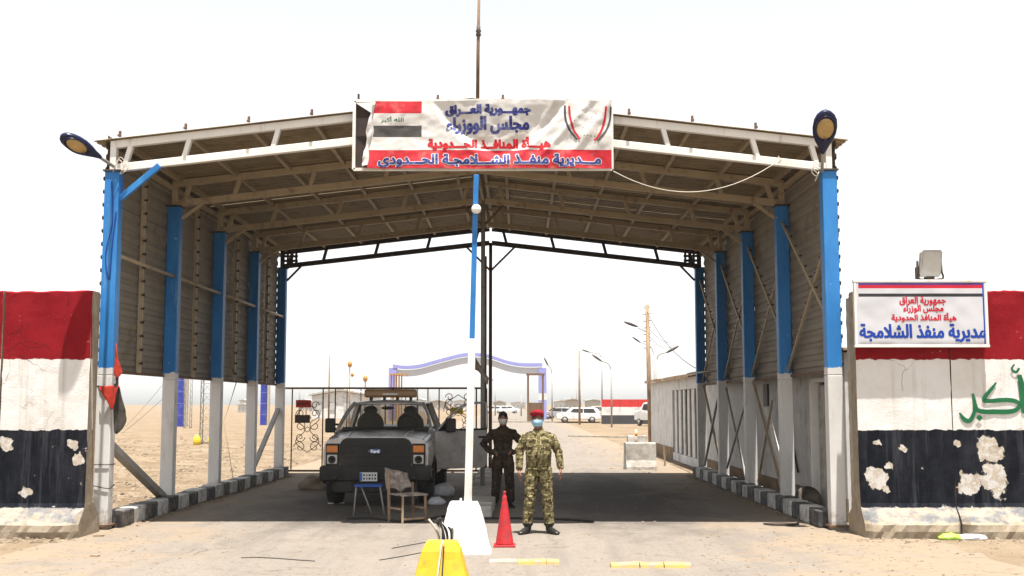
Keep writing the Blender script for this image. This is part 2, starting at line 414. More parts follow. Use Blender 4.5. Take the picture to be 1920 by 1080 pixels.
def flag_wall_mat(name, patches, seed):
    """concrete painted in red, white and black bands, flaking"""
    t = NT(name)
    x, y, z = t.sep()
    wob = t.mth('MULTIPLY', t.mth('SUBTRACT', t.noise(9, 4), .5), .07)
    zz = t.mth('ADD', z, wob)
    con = t.mix(t.ramp(t.noise(6, 6, .7), .35, .68), (.27,.215,.15), (.40,.34,.265))
    n = t.noise(2.2, 5)
    red = t.mix(t.ramp(n, .35, .65), (.20,.006,.011), (.255,.011,.017))
    whi = t.mix(t.ramp(t.noise(1.6, 6, .65), .40, .75), (.74,.72,.70), (.62,.585,.53))
    blk = t.mix(t.ramp(t.noise(3.3, 6, .7, t.scl((1,1,.4))), .42, .74), (.006,.0075,.012), (.026,.028,.036))
    fl = t.noise(5.5, 7, .72, t.vec('ADD', t.pos, (seed*3.1, 0, seed*1.7)))
    wear = t.ramp(fl, .665, .70)
    for (px_, pz_, r_) in patches:
        d = t.vec('DISTANCE', t.vec('MULTIPLY', t.pos, (1,0,1)), (px_, 0, pz_))
        d = t.mth('ADD', d, t.mth('ADD', t.mth('MULTIPLY', t.mth('SUBTRACT', t.noise(.75/r_, 2, .5), .5), r_*2.6), t.mth('MULTIPLY', t.mth('SUBTRACT', t.noise(16, 5, .7), .5), r_*1.1)))
        wear = t.mth('MAXIMUM', wear, t.ramp(d, r_*.92, r_*1.0, 1, 0))
    low = t.mth('ADD', t.ramp(z, .30, .75, 1, 0), t.mth('SUBTRACT', t.noise(7, 6, .7), .48))
    wear = t.mth('MAXIMUM', wear, t.ramp(low, .84, .92))
    pal = t.mix(t.ramp(t.noise(14, 4), .4, .65), (.44,.37,.285), (.55,.51,.455))
    run = t.noise(3.0, 6, .7, t.scl((2.2,1,.10)))
    whi = t.mix(t.ramp(run, .55, .72, 0, .55), whi, (.40,.36,.30))
    red = t.mix(t.ramp(run, .58, .74, 0, .5), red, (.11,.012,.014))
    blk = t.mix(t.ramp(run, .54, .70, 0, .6), blk, (.085,.088,.098))
    ck = t.n.new('ShaderNodeTexVoronoi'); ck.feature = 'DISTANCE_TO_EDGE'; ck.inputs['Scale'].default_value = 1.3
    t.l.new(t.vec('ADD', t.pos, t.vec('MULTIPLY', t.n.new('ShaderNodeTexNoise').outputs['Color'], (.5,.0,.5))), ck.inputs['Vector'])
    crk = t.mth('MULTIPLY', t.ramp(ck.outputs['Distance'], .002, .008, 1, 0), t.ramp(t.noise(1.3, 3), .52, .6, 0, .7))
    whi = t.mix(crk, whi, (.22,.18,.14)); red = t.mix(crk, red, (.07,.01,.01))
    rim = t.mth('MULTIPLY', t.ramp(t.noise(9, 5, .7), .48, .56), wear)
    pal = t.mix(rim, pal, (.60,.58,.55))
    blk = t.mix(wear, blk, pal)
    whi = t.mix(t.ramp(fl, .69, .73, 0, .7), whi, con)
    red = t.mix(t.ramp(t.noise(16, 6, .7), .66, .72, 0, .8), red, (.55,.36,.30))
    dirty = t.mix(t.ramp(t.noise(2.6, 6, .7), .44, .56), (.15,.152,.157), t.mix(t.ramp(t.noise(7, 6, .7), .4, .62), (.30,.275,.24), con))
    col = t.mix(t.ramp(zz, .395, .405), dirty, blk)
    col = t.mix(t.ramp(zz, 1.475, 1.482), col, whi)
    col = t.mix(t.ramp(zz, 2.468, 2.475), col, red)
    nx, ny, nz = t.sep(t.geo.outputs['Normal'])
    front = t.ramp(ny, -.5, -.3, 1, 0)
    raw = t.ramp(t.mth('ADD', z, t.mth('MULTIPLY', t.mth('SUBTRACT', t.noise(5, 5), .5), .16)), .205, .225)
    f = t.mth('MULTIPLY', t.mth('MAXIMUM', front, t.ramp(z, 3.2, 9, 0, 0)), raw)
    col = t.mix(f, con, col)
    t.bump(t.mth('ADD', t.noise(40, 4, .65), t.mth('ADD', t.mth('MULTIPLY', wear, -1.6), t.mth('MULTIPLY', t.noise(6, 4), .8))), .4, .012)
    return t.out(col, .92, 0, .08)
def camo_mat(name, cols, scale):
    t = NT(name)
    tc = t.n.new('ShaderNodeTexCoord').outputs['Object']
    v = t.scl((1.0, 1.0, .62), tc)
    c = t.mix(t.ramp(t.noise(scale, 3, .6, v), .49, .53), cols[0], cols[1])
    c = t.mix(t.ramp(t.noise(scale*1.25, 4, .6, t.vec('ADD', v, (5,3,1))), .53, .56), c, cols[2])
    c = t.mix(t.ramp(t.noise(scale*1.7, 4, .6, t.vec('ADD', v, (1,8,4)), .6), .585, .61), c, cols[3])
    cr = t.noise(18, 5, .65, t.scl((1,1,1.8), tc), .8)
    t.bump(t.mth('ADD', cr, t.mth('MULTIPLY', t.noise(7, 3, .5, t.scl((1,1,2.2), tc), 1.2), 1.2)), .8, .035)
    return t.out(c, .9, 0, .15)
MT['sand'] = sand_mat()
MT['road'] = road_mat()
MT['camo'] = camo_mat('desert_camouflage', ((.235,.195,.095), (.13,.115,.05), (.055,.038,.018), (.42,.36,.20)), 13)
MT['dark_camo'] = camo_mat('dark_fatigues', ((.040,.028,.020), (.058,.040,.026), (.028,.020,.015), (.085,.055,.035)), 11)
def column_mat(name, blue):
    t = NT(name); x, y, z = t.sep()
    n1 = t.noise(2.4, 5, .6, t.scl((1,1,.35)))
    whi = t.mix(t.ramp(n1, .35, .7), (.76,.745,.72), (.62,.60,.57))
    whi = t.mix(t.ramp(t.noise(5, 7, .7, t.scl((1,1,.25))), .58, .72, 0, .7), whi, (.36,.31,.255))
    low = t.mth('ADD', t.ramp(z, .0, .55, .5, 0), t.mth('SUBTRACT', t.noise(9, 6, .7), .5))
    whi = t.mix(t.ramp(low, .25, .5, 0, .8), whi, (.27,.215,.16))
    chip = t.noise(17, 6, .7)
    whi = t.mix(t.ramp(chip, .69, .72), whi, (.13,.085,.06))
    col = whi
    if blue:
        bl = t.mix(t.ramp(n1, .3, .7), (.018,.150,.43), (.035,.235,.58))
        bl = t.mix(t.ramp(t.noise(4.5, 6, .65, t.scl((1,1,.2))), .56, .68, 0, .6), bl, (.13,.33,.60))
        bl = t.mix(t.ramp(chip, .68, .71), bl, (.10,.09,.085))
        bl = t.mix(t.ramp(t.noise(11, 5, .7), .68, .71), bl, (.55,.56,.56))
        edge = t.mth('ADD', z, t.mth('MULTIPLY', t.mth('SUBTRACT', t.noise(8, 4, .6, t.scl((1,1,.3))), .5), .14))
        col = t.mix(t.ramp(edge, 2.375, 2.385), whi, bl)
    t.bump(t.mth('ADD', t.noise(30, 4, .6), t.mth('MULTIPLY', t.noise(3, 2), 2)), .3, .006)
    return t.out(col, .5, 0, .3)
MT['col_white'] = column_mat('column_white_paint', False)
MT['col_blue'] = column_mat('column_blue_and_white_paint', True)
MT['rock'] = paint('rubble_stone', (.26,.20,.14), .95, var=.35, scale=3, dirt=(.15,.115,.08), damt=.4, bump=.5)

# ------------------------------------------------------------------ lettering (Arabic, joined forms)
AF = {}
for cp in range(0xFE80, 0xFEF5):
    d_ = unicodedata.decomposition(chr(cp)).split()
    if len(d_) == 2: AF.setdefault(chr(int(d_[1], 16)), {})[d_[0][1:-1]] = chr(cp)
def shape_ar(s):
    out, i, prev = [], 0, False
    while i < len(s):
        ch = s[i]
        if ch == 'ل' and i+1 < len(s) and s[i+1] == 'ا':
            out.append('\ufefc' if prev else '\ufefb'); prev = False; i += 2; continue
        if ch == 'ـ': out.append(ch); prev = True; i += 1; continue
        if ch not in AF: out.append(ch); prev = False; i += 1; continue
        nxt = i+1 < len(s) and (s[i+1] == 'ـ' or 'final' in AF.get(s[i+1], {}))
        t = AF[ch]; canj = 'initial' in t
        f = 'medial' if prev and nxt and canj else 'final' if prev else 'initial' if nxt and canj else 'isolated'
        out.append(t.get(f, t.get('isolated'))); prev = canj and nxt; i += 1
    return ''.join(reversed(out))
def text_loops(s, arabic=True):
    cu = bpy.data.curves.new('lettering', 'FONT'); cu.body = shape_ar(s) if arabic else s
    cu.size = 1.0; cu.fill_mode = 'NONE'; cu.resolution_u = 5
    ob = bpy.data.objects.new('lettering', cu); COL.objects.link(ob)
    dg = bpy.context.evaluated_depsgraph_get()
    me = bpy.data.meshes.new_from_object(ob.evaluated_get(dg))
    segs = [tuple(me.vertices[i].co.xy for i in e.vertices) for e in me.edges]
    segs = [((a.x, a.y), (b.x, b.y)) for a, b in segs]
    bpy.data.objects.remove(ob); bpy.data.curves.remove(cu); bpy.data.meshes.remove(me)
    return segs
def lettering(name, s, fn, u0, u1, v0, v1, mat, parent, bold=.0, arabic=True, cut=None, N=72):
    """fit the line of text into u0..u1 x v0..v1 of the surface fn(u, v, lift): thin slabs, non-zero winding, swollen by bold"""
    segs = text_loops(s, arabic)
    xs = [p[0] for t in segs for p in t]; ys = [p[1] for t in segs for p in t]
    ax, bx, ay, by = min(xs), max(xs), min(ys), max(ys)
    fx = lambda x: u0+(x-ax)/(bx-ax)*(u1-u0)
    dv = (v1-v0)/N; pad = int(math.ceil(bold/dv)) if bold else 0
    slabs = {}
    for i in range(N):
        y = ay+(by-ay)*(i+.5)/N; cr = []
        for (a, b) in segs:
            if (a[1] > y) != (b[1] > y): cr.append((a[0]+(b[0]-a[0])*(y-a[1])/(b[1]-a[1]), 1 if b[1] > a[1] else -1))
        cr.sort(); w = 0; st = None; iv = []
        for x, d in cr:
            if w == 0: st = x
            w += d
            if w == 0: iv.append((fx(st), fx(x)))
        slabs[i] = iv
    mb = MB()
    for i in range(-pad, N+pad):
        iv = []
        for k in range(-pad, pad+1):
            r2 = bold*bold-(k*dv)**2
            if bold and r2 < 0: continue
            e = math.sqrt(r2) if bold else 0
            iv += [(a-e, b+e) for a, b in slabs.get(i+k, [])]
        iv.sort(); mg = []
        for a, b in iv:
            if mg and a <= mg[-1][1]: mg[-1][1] = max(mg[-1][1], b)
            else: mg.append([a, b])
        va, vb = v0+dv*i, v0+dv*(i+1.02)
        if cut and not cut((u0+u1)/2, (va+vb)/2): continue
        for a, b in mg:
            n = max(1, int((b-a)/.05)); vs = []
            for q in range(n+1):
                u = a+(b-a)*q/n; vs += [fn(u, va, 0), fn(u, vb, 0)]
            mb.add(vs, [(2*q, 2*q+2, 2*q+3, 2*q+1) for q in range(n)])
    return mb.build(name, mat, parent)

# ------------------------------------------------------------------ ground and road
def sstep(a, b, x):
    t = min(1, max(0, (x-a)/(b-a))); return t*t*(3-2*t)
def gz(x, y):
    m = sstep(-6.9, -9.5, x)*sstep(17.3, 20, y)*sstep(95, 60, y)
    m = max(m, .5*sstep(9, 13, x)*sstep(14, 20, y)*sstep(95, 60, y))
    h = m*(.20*noise.noise((x*.22, y*.16, 0))+.09*noise.noise((x*.7, y*.5, 3))+.045*noise.noise((x*1.9, y*1.4, 7))+.05)
    f = sstep(-5.6, -6.6, x)+sstep(5.2, 6.4, x)
    h += min(1, f)*.02*noise.noise((x*1.3, y*1.3, 9))*sstep(80, 40, y)
    return h
def axis(segs):
    out = []
    for a, b, s in segs:
        n = max(1, round((b-a)/s)); out += [a+(b-a)*i/n for i in range(n)]
    return out+[segs[-1][1]]
gx = axis([(-1500,-200,260),(-200,-60,20),(-60,-26,2.0),(-26,-6,.3),(-6,6,1.0),(6,14,.5),(14,60,4),(60,200,20),(200,1500,260)])
gy = axis([(-60,4,8),(4,16,1.0),(16,46,.3),(46,100,1.2),(100,300,20),(300,3000,300)])
g = MB(); g.grid([[V((x, y, gz(x, y))) for x in gx] for y in gy])
struct(g.build('ground', MT['sand']))
r = MB()
ys = axis([(-3,6,1.5),(6,70,.8),(70,300,10)])
rows = []
for y in ys:
    fr_ = sstep(17.6, 16.8, y)
    wl_ = -5.9-fr_*.8+(.2+.5*fr_)*noise.noise((0, y*.35, 1))+.15*fr_*noise.noise((0, y*1.7, 5)); wr_ = 4.5+fr_*1.2+(.15+.6*fr_)*noise.noise((4, y*.35, 1))+.2*fr_*noise.noise((4, y*1.7, 5))
    if y > 31: wl_ = -6.6; wr_ = 4.6
    rows.append([V((wl_+(wr_-wl_)*i/8, y, .004)) for i in range(9)])
r.grid(rows)
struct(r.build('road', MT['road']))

# ------------------------------------------------------------------ the gate canopy
X0, HW, Y1, SP = -0.738, 5.436, 17.29, 3.146
HC, HT, RISE, TD = 2.33, 5.36, .62, .37
XL, XR = X0-HW, X0+HW
FY = [Y1+SP*k for k in range(5)]
def zb(x): return HT+.06+RISE*(1-abs(x-X0)/HW)
def zt(x): return zb(x)+TD
def zr(x): return zt(x)+.068
canopy = thing('gate_canopy', 'open steel gate canopy with corrugated roof, clad upper walls and blue and white columns', 'canopy', (X0, FY[2], 0))
for k, y in enumerate(FY):
    for s in (-1, 1):
        x = X0+s*HW
        m = MB(); m.box((x, y, (HC-.06+HT)/2), (.222, .209, HT-HC+.06))
        c = m.build('column', MT['col_blue'], canopy, .012)
        b = MB(); b.box((x, y, (HC-.06)/2), (.222, .209, HC-.06))
        cb = b.build('column_base', MT['col_white'], c, .012)
        p = MB(); p.box((x, y, HT+.012), (.27, .26, .024)); p.build('cap_plate', MT['dark_steel'], c)
        if k == 0:
            fl = MB(); fl.box((x, y, .06), (.30, .30, .03)); fl.build('base_plate', MT['rust_steel'], c)
    tm = MT['white_paint'] if k < 4 else MT['dark_steel']  # rear frame: dark silhouette against the sky put into its colour
    if 0 < k < 4: tm = MT['tan_steel']
    for s in (-1, 1):
        xe = X0+s*(HW+.02); xr_ = X0+s*.03
        MB().beam((xe, y, zb(xe)), (xr_, y, zb(xr_)), .10, .12).build('bottom_chord', tm, canopy, .008)
        MB().beam((xe, y, zt(xe)), (xr_, y, zt(xr_)), .10, .12).build('top_chord', tm, canopy, .008)
        MB().beam((xe-s*.01, y, HT+.02), (xe-s*.01, y, zt(xe)+.05), .09, .13, (0,1,0)).build('end_post', tm, canopy, .006)
        for fr in (.035, .20, .45, .70, .93):
            xa = xe+(xr_-xe)*fr; xb_ = xa-s*.075
            MB().beam((xa, y, zb(xa)+.05), (xb_, y, zt(xb_)-.05), .07, .10, (0,1,0)).build('web_post', tm, canopy, .006)
        # knee brace
        if k == 0 and s < 0:
            MB().beam((x0k := XL+.09, y-.03, 4.93), (XL+.70, y-.03, zb(XL+.70)-.04), .09, .075, (0,1,0)).build('knee_brace', MT['blue_paint'], canopy, .006)
        elif k > 0:
            xk = X0+s*(HW-.12); xj = X0+s*(HW-.48)
            MB().beam((xk, y, 5.05 if k == 4 else 5.16), (xj, y, zb(xj)-.05), .05, .05, (0,1,0)).build('knee_brace', tm, canopy)
# perforated gusset plates at the rear corners
for s in (-1, 1):
    gp = MB(); cx = X0+s*(HW-.20); y = FY[4]-.075
    for i in range(4):
        gp.box((cx-.165+.11*i, y, 5.62), (.06, .012, .42)); gp.box((cx, y-.001, 5.44+.12*i), (.42, .012, .065))
    gp.build('gusset_plate', MT['dark_steel'], canopy)
# purlins along the depth, with their clips over the front edge
pur = MB(); pur.box((0, (FY[4]-FY[0]-.1)/2, 0), (.06, FY[4]-FY[0]-.1, .085)); pur_me = pur.mesh('purlin', MT['tan_steel'])
clip = MB(); clip.box((0,0,0), (.035,.03,.09)); clip.box((0,-.03,-.03), (.05,.03,.03)); clip_me = clip.mesh('clip', MT['rust_steel'])
for s in (-1, 1):
    for d in (.10, 1.10, 2.06, 3.02, 3.98, 4.94, 5.36):
        x = X0+s*(HW-d)
        inst(pur_me, 'purlin', (x, FY[0]+.05, zt(x)+.035), (0, s*math.atan(RISE/HW), 0), canopy)
        if d < 5: inst(clip_me, 'purlin_clip', (x, FY[0]-.10, zt(x)+.135), (0,0,0), canopy)
# roof sheets, ribs down the slope
SW = (FY[4]-FY[0]+.34)/13
for s in (-1, 1):
    xs_ = (X0-s*.0, X0+s*(HW+.30))
    prof = []
    for i in range(5):
        b = i*SW/5
        prof += [(b, 0), (b+.075, 0), (b+.095, .032), (b+.13, .032), (b+.15, 0)]
    prof.append((SW+.012, .0))
    rows = [[V((x, yy, zr(x)-zr(X0)+hh)) for yy, hh in prof] for x in xs_]
    # a touch of thickness: fold the front lip
    m = MB(); m.grid(rows, smooth=False)
    me = m.mesh('roof_sheet', MT['sheet_roof'])
    for i in range(13):
        inst(me, 'roof_sheet', (0, FY[0]-.12+i*SW, zr(X0)+R.uniform(-.004,.004)+(i%2)*.003), (0,0,0), canopy)
rc = MB(); rc.prism([(-.22,-.035),(0,.012),(.22,-.035),(.22,-.028),(0,.02),(-.22,-.028)], lambda u,v,w: V((X0+u, w, zr(X0)+.020+v)), FY[0]+.35, FY[4]+.2)
rc.build('ridge_cap', MT['sheet_roof'], canopy)
# wall sheets: one corrugated strip above the other, bay by bay
STR = .2
for s in (-1, 1):
    pr = [(0,0),(.004,.006),(.026,.03),(.026,.10),(.004,.125),(0,STR+.012)]
    m = MB(); m.grid([[V((s*a, yy, zz)) for a, zz in pr] for yy in (0, SP+.02)], smooth=False)
    me = m.mesh('wall_sheet', MT['sheet_wall'])
    xw = X0+s*(HW+.118)
    for k in range(4):
        n = 18
        for i in range(n):
            inst(me, 'wall_sheet', (xw+R.uniform(-.004,.004), FY[k]+.004, HC+i*STR), (R.uniform(-.0012,.0012), 0, 0), canopy)
        MB().beam((X0+s*(HW+.10), FY[k]+.11, HC+.01), (X0+s*(HW+.10), FY[k+1]-.11, HC+.01), .05, .05).build('bottom_rail', MT['rust_steel'], canopy)
bolt = MB(); bolt.lathe([(.012,-.03),(.012,.008),(.026,.008),(.026,.03)], 6, rot=Matrix.Rotation(PI/2, 3, 'Y')); bolt_me = bolt.mesh('bolt', MT['bolt'])
for s in (-1, 1):
    for i in range(15):                    # along the outer edge of the front columns
        inst(bolt_me, 'bolt', (X0+s*(HW+.105), FY[0]-.075, 2.45+i*.2), (0, 0, 0 if s > 0 else PI), canopy, (.9,1.3,1.3))
for k in range(4):
    ym = (FY[k]+FY[k+1])/2
    # left wall: a stud in mid bay with its bolts, and one long pipe
    MB().beam((XL-.05, ym, HC+.02), (XL-.05, ym, 5.80), .07, .06, (0,1,0)).build('stud', MT['tan_steel'], canopy)
    for i in range(14):
        inst(bolt_me, 'bolt', (XL+.0, ym-.065, 2.5+i*.225), (0,0,0), canopy)
    MB().tube([(XL+.045, FY[k]+.09, 4.10), (XL+.045, FY[k+1]-.09, 4.10)], .032, 8).build('wall_pipe', MT['tan_steel'], canopy)
    MB().beam((XL-.05, FY[k]+.12, 5.70), (XL-.05, FY[k+1]-.12, 5.70), .06, .09).build('eave_rail', MT['tan_steel'], canopy)
    # right wall: crossed angle irons with their bolts
    xa = XR-.005
    for (ya, za, yb, zb_) in ((FY[k+1]-.10, 5.05, FY[k]+.06, 3.05), (FY[k]+.10, 4.45, FY[k+1]-.10, 2.42)):
        dxx = 0.0 if za > 5 else .035
        br = MB().beam((xa+dxx, ya, za), (xa+dxx, yb, zb_), .03, .055).build('cross_brace', MT['tan_steel'], canopy)
        for i in range(9):
            t = (i+.7)/9.5
            inst(bolt_me, 'bolt', (xa+.02, ya+(yb-ya)*t, za+(zb_-za)*t+.045), (0,0,0), canopy, (.8,.8,.8))
    MB().beam((XR+.05, FY[k]+.12, 5.70), (XR+.05, FY[k+1]-.12, 5.70), .06, .09).build('eave_rail', MT['tan_steel'], canopy)
# extra diagonals: lower bays
MB().beam((XL-.03, FY[0]+.08, 1.30), (XL-.03, FY[1]-.16, .24), .13, .10).build('brace_plank', MT['grey_steel'], canopy)
MB().beam((XL-.03, FY[4]-.05, 1.72), (XL-.03, FY[3]+.14, .22), .10, .08).build('brace_plank', MT['grey_steel'], canopy)
for (k, za, zb_, ta, tb, w, mt) in ((1,2.30,.35,.95,.15,.045,'tan_steel'),(1,.30,1.9,.9,.35,.04,'tan_steel'),(2,2.3,.4,.05,.9,.04,'grey_steel'),(2,2.2,.3,.9,.3,.04,'grey_steel'),(3,2.3,.3,.1,.9,.05,'grey_steel'),(3,2.3,.3,.95,.2,.05,'tan_steel'),(1,1.75,.30,.62,.05,.06,'white_paint')):
    MB().beam((XR+R.uniform(.0,.09), FY[k]+SP*ta, za), (XR+R.uniform(.0,.09), FY[k]+SP*tb, zb_), w, w).build('brace_rod', MT[mt], canopy)
# thin fringe pipe that sticks out at the rear right
MB().tube([(XR-.35, FY[4]-.02, 2.62), (XR-.05, FY[3]+.05, 2.62)], .02, 6).build('stay_rod', MT['grey_steel'], canopy)
# centre posts with their forked heads
for k, col_, zf, arm in ((2,'grey_steel',5.50,.42), (4,'rust_steel',5.30,.62)):
    y = FY[k]
    MB().tube([(X0, y, .1), (X0, y, zb(X0))], .045, 10).build('centre_post', MT[col_], canopy)
    for s in (-1, 1):
        xa = X0+s*arm
        MB().beam((X0, y, zf), (xa, y, zb(xa)-.05), .05, .05, (0,1,0)).build('fork_arm', MT['rust_steel'], canopy)
MB().tube([(X0-.13, FY[4]+.10, .1), (X0-.13, FY[4]+.10, 5.7)], .03, 8).build('conduit', MT['rust_steel'], canopy)

# roof mast
mx = at(896, 187, FY[0]+.30)
mast = thing('roof_mast', 'thin rusty antenna mast rising from the canopy ridge above the banner', 'mast', (mx.x, mx.y, zr(X0)))
MB().tube([(mx.x-.005, mx.y, zr(X0)-.12), (mx.x, mx.y, 7.3), (mx.x+.015, mx.y, 8.35)], [.028,.026,.020], 8).build('pole', MT['rust_steel'], mast)
MB().lathe([(.03,0),(.045,.03),(.03,.06),(.045,.09),(.03,.12),(.03,.17)], 10, (mx.x+.006, mx.y, 7.58)).build('insulator', MT['dark_steel'], mast)

# ------------------------------------------------------------------ kerbs under the canopy
kb = MB(); kb.box((0,0,.125), (.30,.60,.25)); kme = {c: kb.mesh('kerb_block', MT[c]) for c in ('kerb_white','kerb_black')}
def kerb_row(name, label, x, y0, y1, w=1.0, h=1.0, colours=('kerb_black','kerb_white'), ln=.60):
    t = thing(name, label, 'kerb', (x, y0, 0))
    n = int((y1-y0)/ln)
    for i in range(n):
        o = inst(kme[colours[i % 2]], 'kerb_block', (x+R.uniform(-.012,.012), y0+(i+.5)*ln, R.uniform(-.015,.012)), (R.uniform(-.008,.008), 0, R.uniform(-.02,.02)), t, (w, (ln-.012)/.6, h))
        b = o.modifiers.new('bevel', 'BEVEL'); b.width = .022; b.segments = 2
    return t
kerb_row('painted_kerb', 'black and white kerb row along the open left side by the sandy waste ground', XL+.08, FY[0]+.12, FY[4]+.5)
kerb_row('painted_kerb', 'black and white kerb row in front of the low white building', XR-.08, FY[0]+.16, FY[4]+.5)
med = kerb_row('median_kerb', 'bare concrete median kerb between the two lanes under the canopy', X0+.02, 18.9, FY[4]+1.2, 1.8, .8, ('kerb_grey','kerb_grey')) if False else None
kme['pc'] = kb.mesh('kerb_block', MT['pale_concrete'])
med = kerb_row('median_kerb', 'bare concrete median kerb between the two lanes under the canopy', X0+.02, 18.9, FY[4]+1.2, 1.9, .8, ('pc','pc'))

# ------------------------------------------------------------------ concrete blast walls painted as flags
def t_wall(x0, x1, yf, label, patches, seed, top=3.45, back=None):
    t = thing('blast_wall', label, 'wall', ((x0+x1)/2, yf, 0), 'flag-painted concrete blast walls beside the gate')
    th = .30
    prof = [(-.34,0),(-.36,.10),(-.35,.19),(-.20,.30),(-.03,.40),(0,.46)]
    z = .46
    while z < top-.12: z += .10; prof.append((0, z))
    prof += [(.0,top-.02),(.03,top),(th-.03,top),(th,top-.03),(th,.46),(th+.28,.25),(th+.30,0)]
    n = max(6, int((x1-x0)/.07))
    rows = []
    for i in range(n+1):
        x = x0+(x1-x0)*i/n; row = []
        for (a, zz) in prof:
            e = .016*noise.noise((x*3, zz*3, seed))+.012*noise.noise((x*9, zz*9, seed+3))
            amp = 3.4 if zz < .36 else (1.0 if zz > top-.1 else .35)
            xe = 0
            if i in (0, n): xe = .018*noise.noise((seed*5+i, zz*6, 1))
            dE = min(x-x0, x1-x); a2 = a*(1-.45*max(0, 1-dE/.16)**2) if a < -.02 else a
            row.append(V((x+xe, yf+a2+e*amp, max(-.02, zz+(e*amp*1.6 if zz > top-.06 else 0)))))
        rows.append(row)
    m = MB(); m.grid(rows, smooth=False)
    b = 0; k = len(prof)
    m.f.append(list(range(k))); m.m.append(0); m.s.append(False)
    m.f.append([n*k+i for i in reversed(range(k))]); m.m.append(0); m.s.append(False)
    o = m.build('panel', flag_wall_mat('flag_paint', patches, seed), t)
    for dx in (.32, .68):
        lp = MB(); xx = x0+(x1-x0)*dx
        lp.tube(smooth([(xx-.05, yf+.15, top-.03),(xx-.05, yf+.15, top+.03),(xx, yf+.15, top+.06),(xx+.05, yf+.15, top+.03),(xx+.05, yf+.15, top-.03)],4), .009, 6)
        if back: lp.build('lifting_loop', MT['rust_steel'], t)
    return t
wl1 = t_wall(-7.31, -6.075, 16.3, 'concrete blast wall painted red, white and black beside the column with tied flags', [(-6.28,1.28,.07),(-6.20,1.10,.09),(-7.2,1.25,.10),(-6.9,.62,.08)], 1)
wl2 = t_wall(-8.60, -7.335, 16.28, 'outer concrete blast wall left of the one beside the tied flags', [], 2)
wr1 = t_wall(4.79, 6.115, 16.42, 'concrete blast wall painted red, white and black under the white sign', [(5.02,.84,.14),(5.42,1.22,.055),(5.22,.98,.05),(5.16,.66,.05),(5.05,1.3,.05)], 3)
wr2 = t_wall(6.135, 7.46, 16.42, 'concrete blast wall with large green brushed lettering and big flaked patches', [(6.62,1.18,.17),(6.70,.78,.20),(6.30,.72,.16),(6.18,1.28,.05)], 4)
# rough rear leaf of the right wall, seen edge-on between wall and column
tg = MB(); rows = []
for i in range(30):
    z = 3.40*i/29
    rows.append([V((4.86+.012*noise.noise((z*7,1,k)), y_+.012*noise.noise((z*5,k,2)), z)) for k, y_ in ((0,16.72),(1,17.10))]+[V((5.5,17.10,z)), V((5.5,16.72,z))])
tg.grid(rows, closed=True, smooth=False); tg.f.append([len(tg.v)-4+i for i in range(4)]); tg.m.append(0); tg.s.append(False)
tg.build('rear_leaf', MT['concrete'], wr1)

# green brush lettering: four joined strokes, flat on the wall, with a varying width
def brush(pts, ws, fn, n=6):
    p = smooth([V((a, b, 0)) for a, b in pts], n); m = len(p)
    wsp = smooth([V((w, 0, 0)) for w in ws], n)
    L, Rr = [], []
    for i in range(m):
        t = (p[min(i+1,m-1)]-p[max(i-1,0)]).normalized(); nrm = V((-t.y, t.x, 0)); w = wsp[i].x/2
        L.append(fn(*(p[i]+nrm*w).xy)); Rr.append(fn(*(p[i]-nrm*w).xy))
    mb = MB(); mb.grid([L, Rr], smooth=False); return mb
YW = 16.42-.012
wfn = lambda px, py: at(px, py, YW)
strokes = [([(1799,774),(1808,786),(1818,789),(1826,775),(1828,758),(1824,738)], [3,8,8,7,7,4]),
           ([(1827,752),(1832,768),(1845,772),(1865,772),(1890,772),(1906,768),(1914,757)], [6,8,9,9,9,8,6]),
           ([(1914,757),(1900,751),(1878,750),(1856,752),(1845,750),(1850,740),(1860,728),(1868,717)], [6,8,8,8,8,7,6,3]),
           ([(1911,703),(1916,725),(1919,750),(1922,774)], [8,12,13,12]),
           ([(1902,683),(1897,692),(1905,698),(1911,690)], [3,4,5,4])]
bs = None
for i, (p_, w_) in enumerate(strokes):
    b_ = brush(p_, w_, wfn)
    b_.v = [v_-V((0, .0008*i, 0)) for v_ in b_.v]
    b_.build('brush_stroke', MT['ink_green'], wr2)
dt = MB(); dt.add([at(1836,777,YW-.006), at(1843,783,YW-.006), at(1837,790,YW-.006), at(1830,784,YW-.006)], [(0,1,2,3)]); dt.build('brush_dot', MT['ink_green'], wr2)

# ------------------------------------------------------------------ sign box on the right wall
ys_ = 16.30
A, B_ = at(1602, 527, ys_), at(1852, 649, ys_)
sx0, sx1, sz0, sz1 = A.x, B_.x, B_.z, A.z
sign = thing('light_box_sign', 'white light box sign with red and blue Arabic lettering on the blast wall', 'sign', ((sx0+sx1)/2, ys_, sz0))
MB().box(((sx0+sx1)/2, (ys_+.03+16.44)/2, (sz0+sz1)/2), (sx1-sx0-.03, 16.44-ys_-.03, sz1-sz0-.03)).build('box', MT['flood_grey'], sign)
def sg(u, v, lift=0):          # u right, v up in metres from the lower left; the vinyl puckers a little
    w = .010*noise.noise((u*2.2, v*2.6, 4))+.004*noise.noise((u*6, v*6, 9))
    e = min(1, min(u, sx1-sx0-u, v, sz1-sz0-v)/.06)
    return V((sx0+u, ys_-.012-.012*e+w*e-lift-.0015, sz0+v))
SWd, SHt = sx1-sx0, sz1-sz0
us = sorted(set([SWd*i/60 for i in range(61)]+[.045, SWd-.055])); vs_ = sorted(set([SHt*i/30 for i in range(31)]+[SHt*.935, SHt*.885, SHt*.805, SHt*.755, .03, SHt*.97]))
fc = MB(); fc.grid([[sg(u, v) for u in us] for v in vs_])
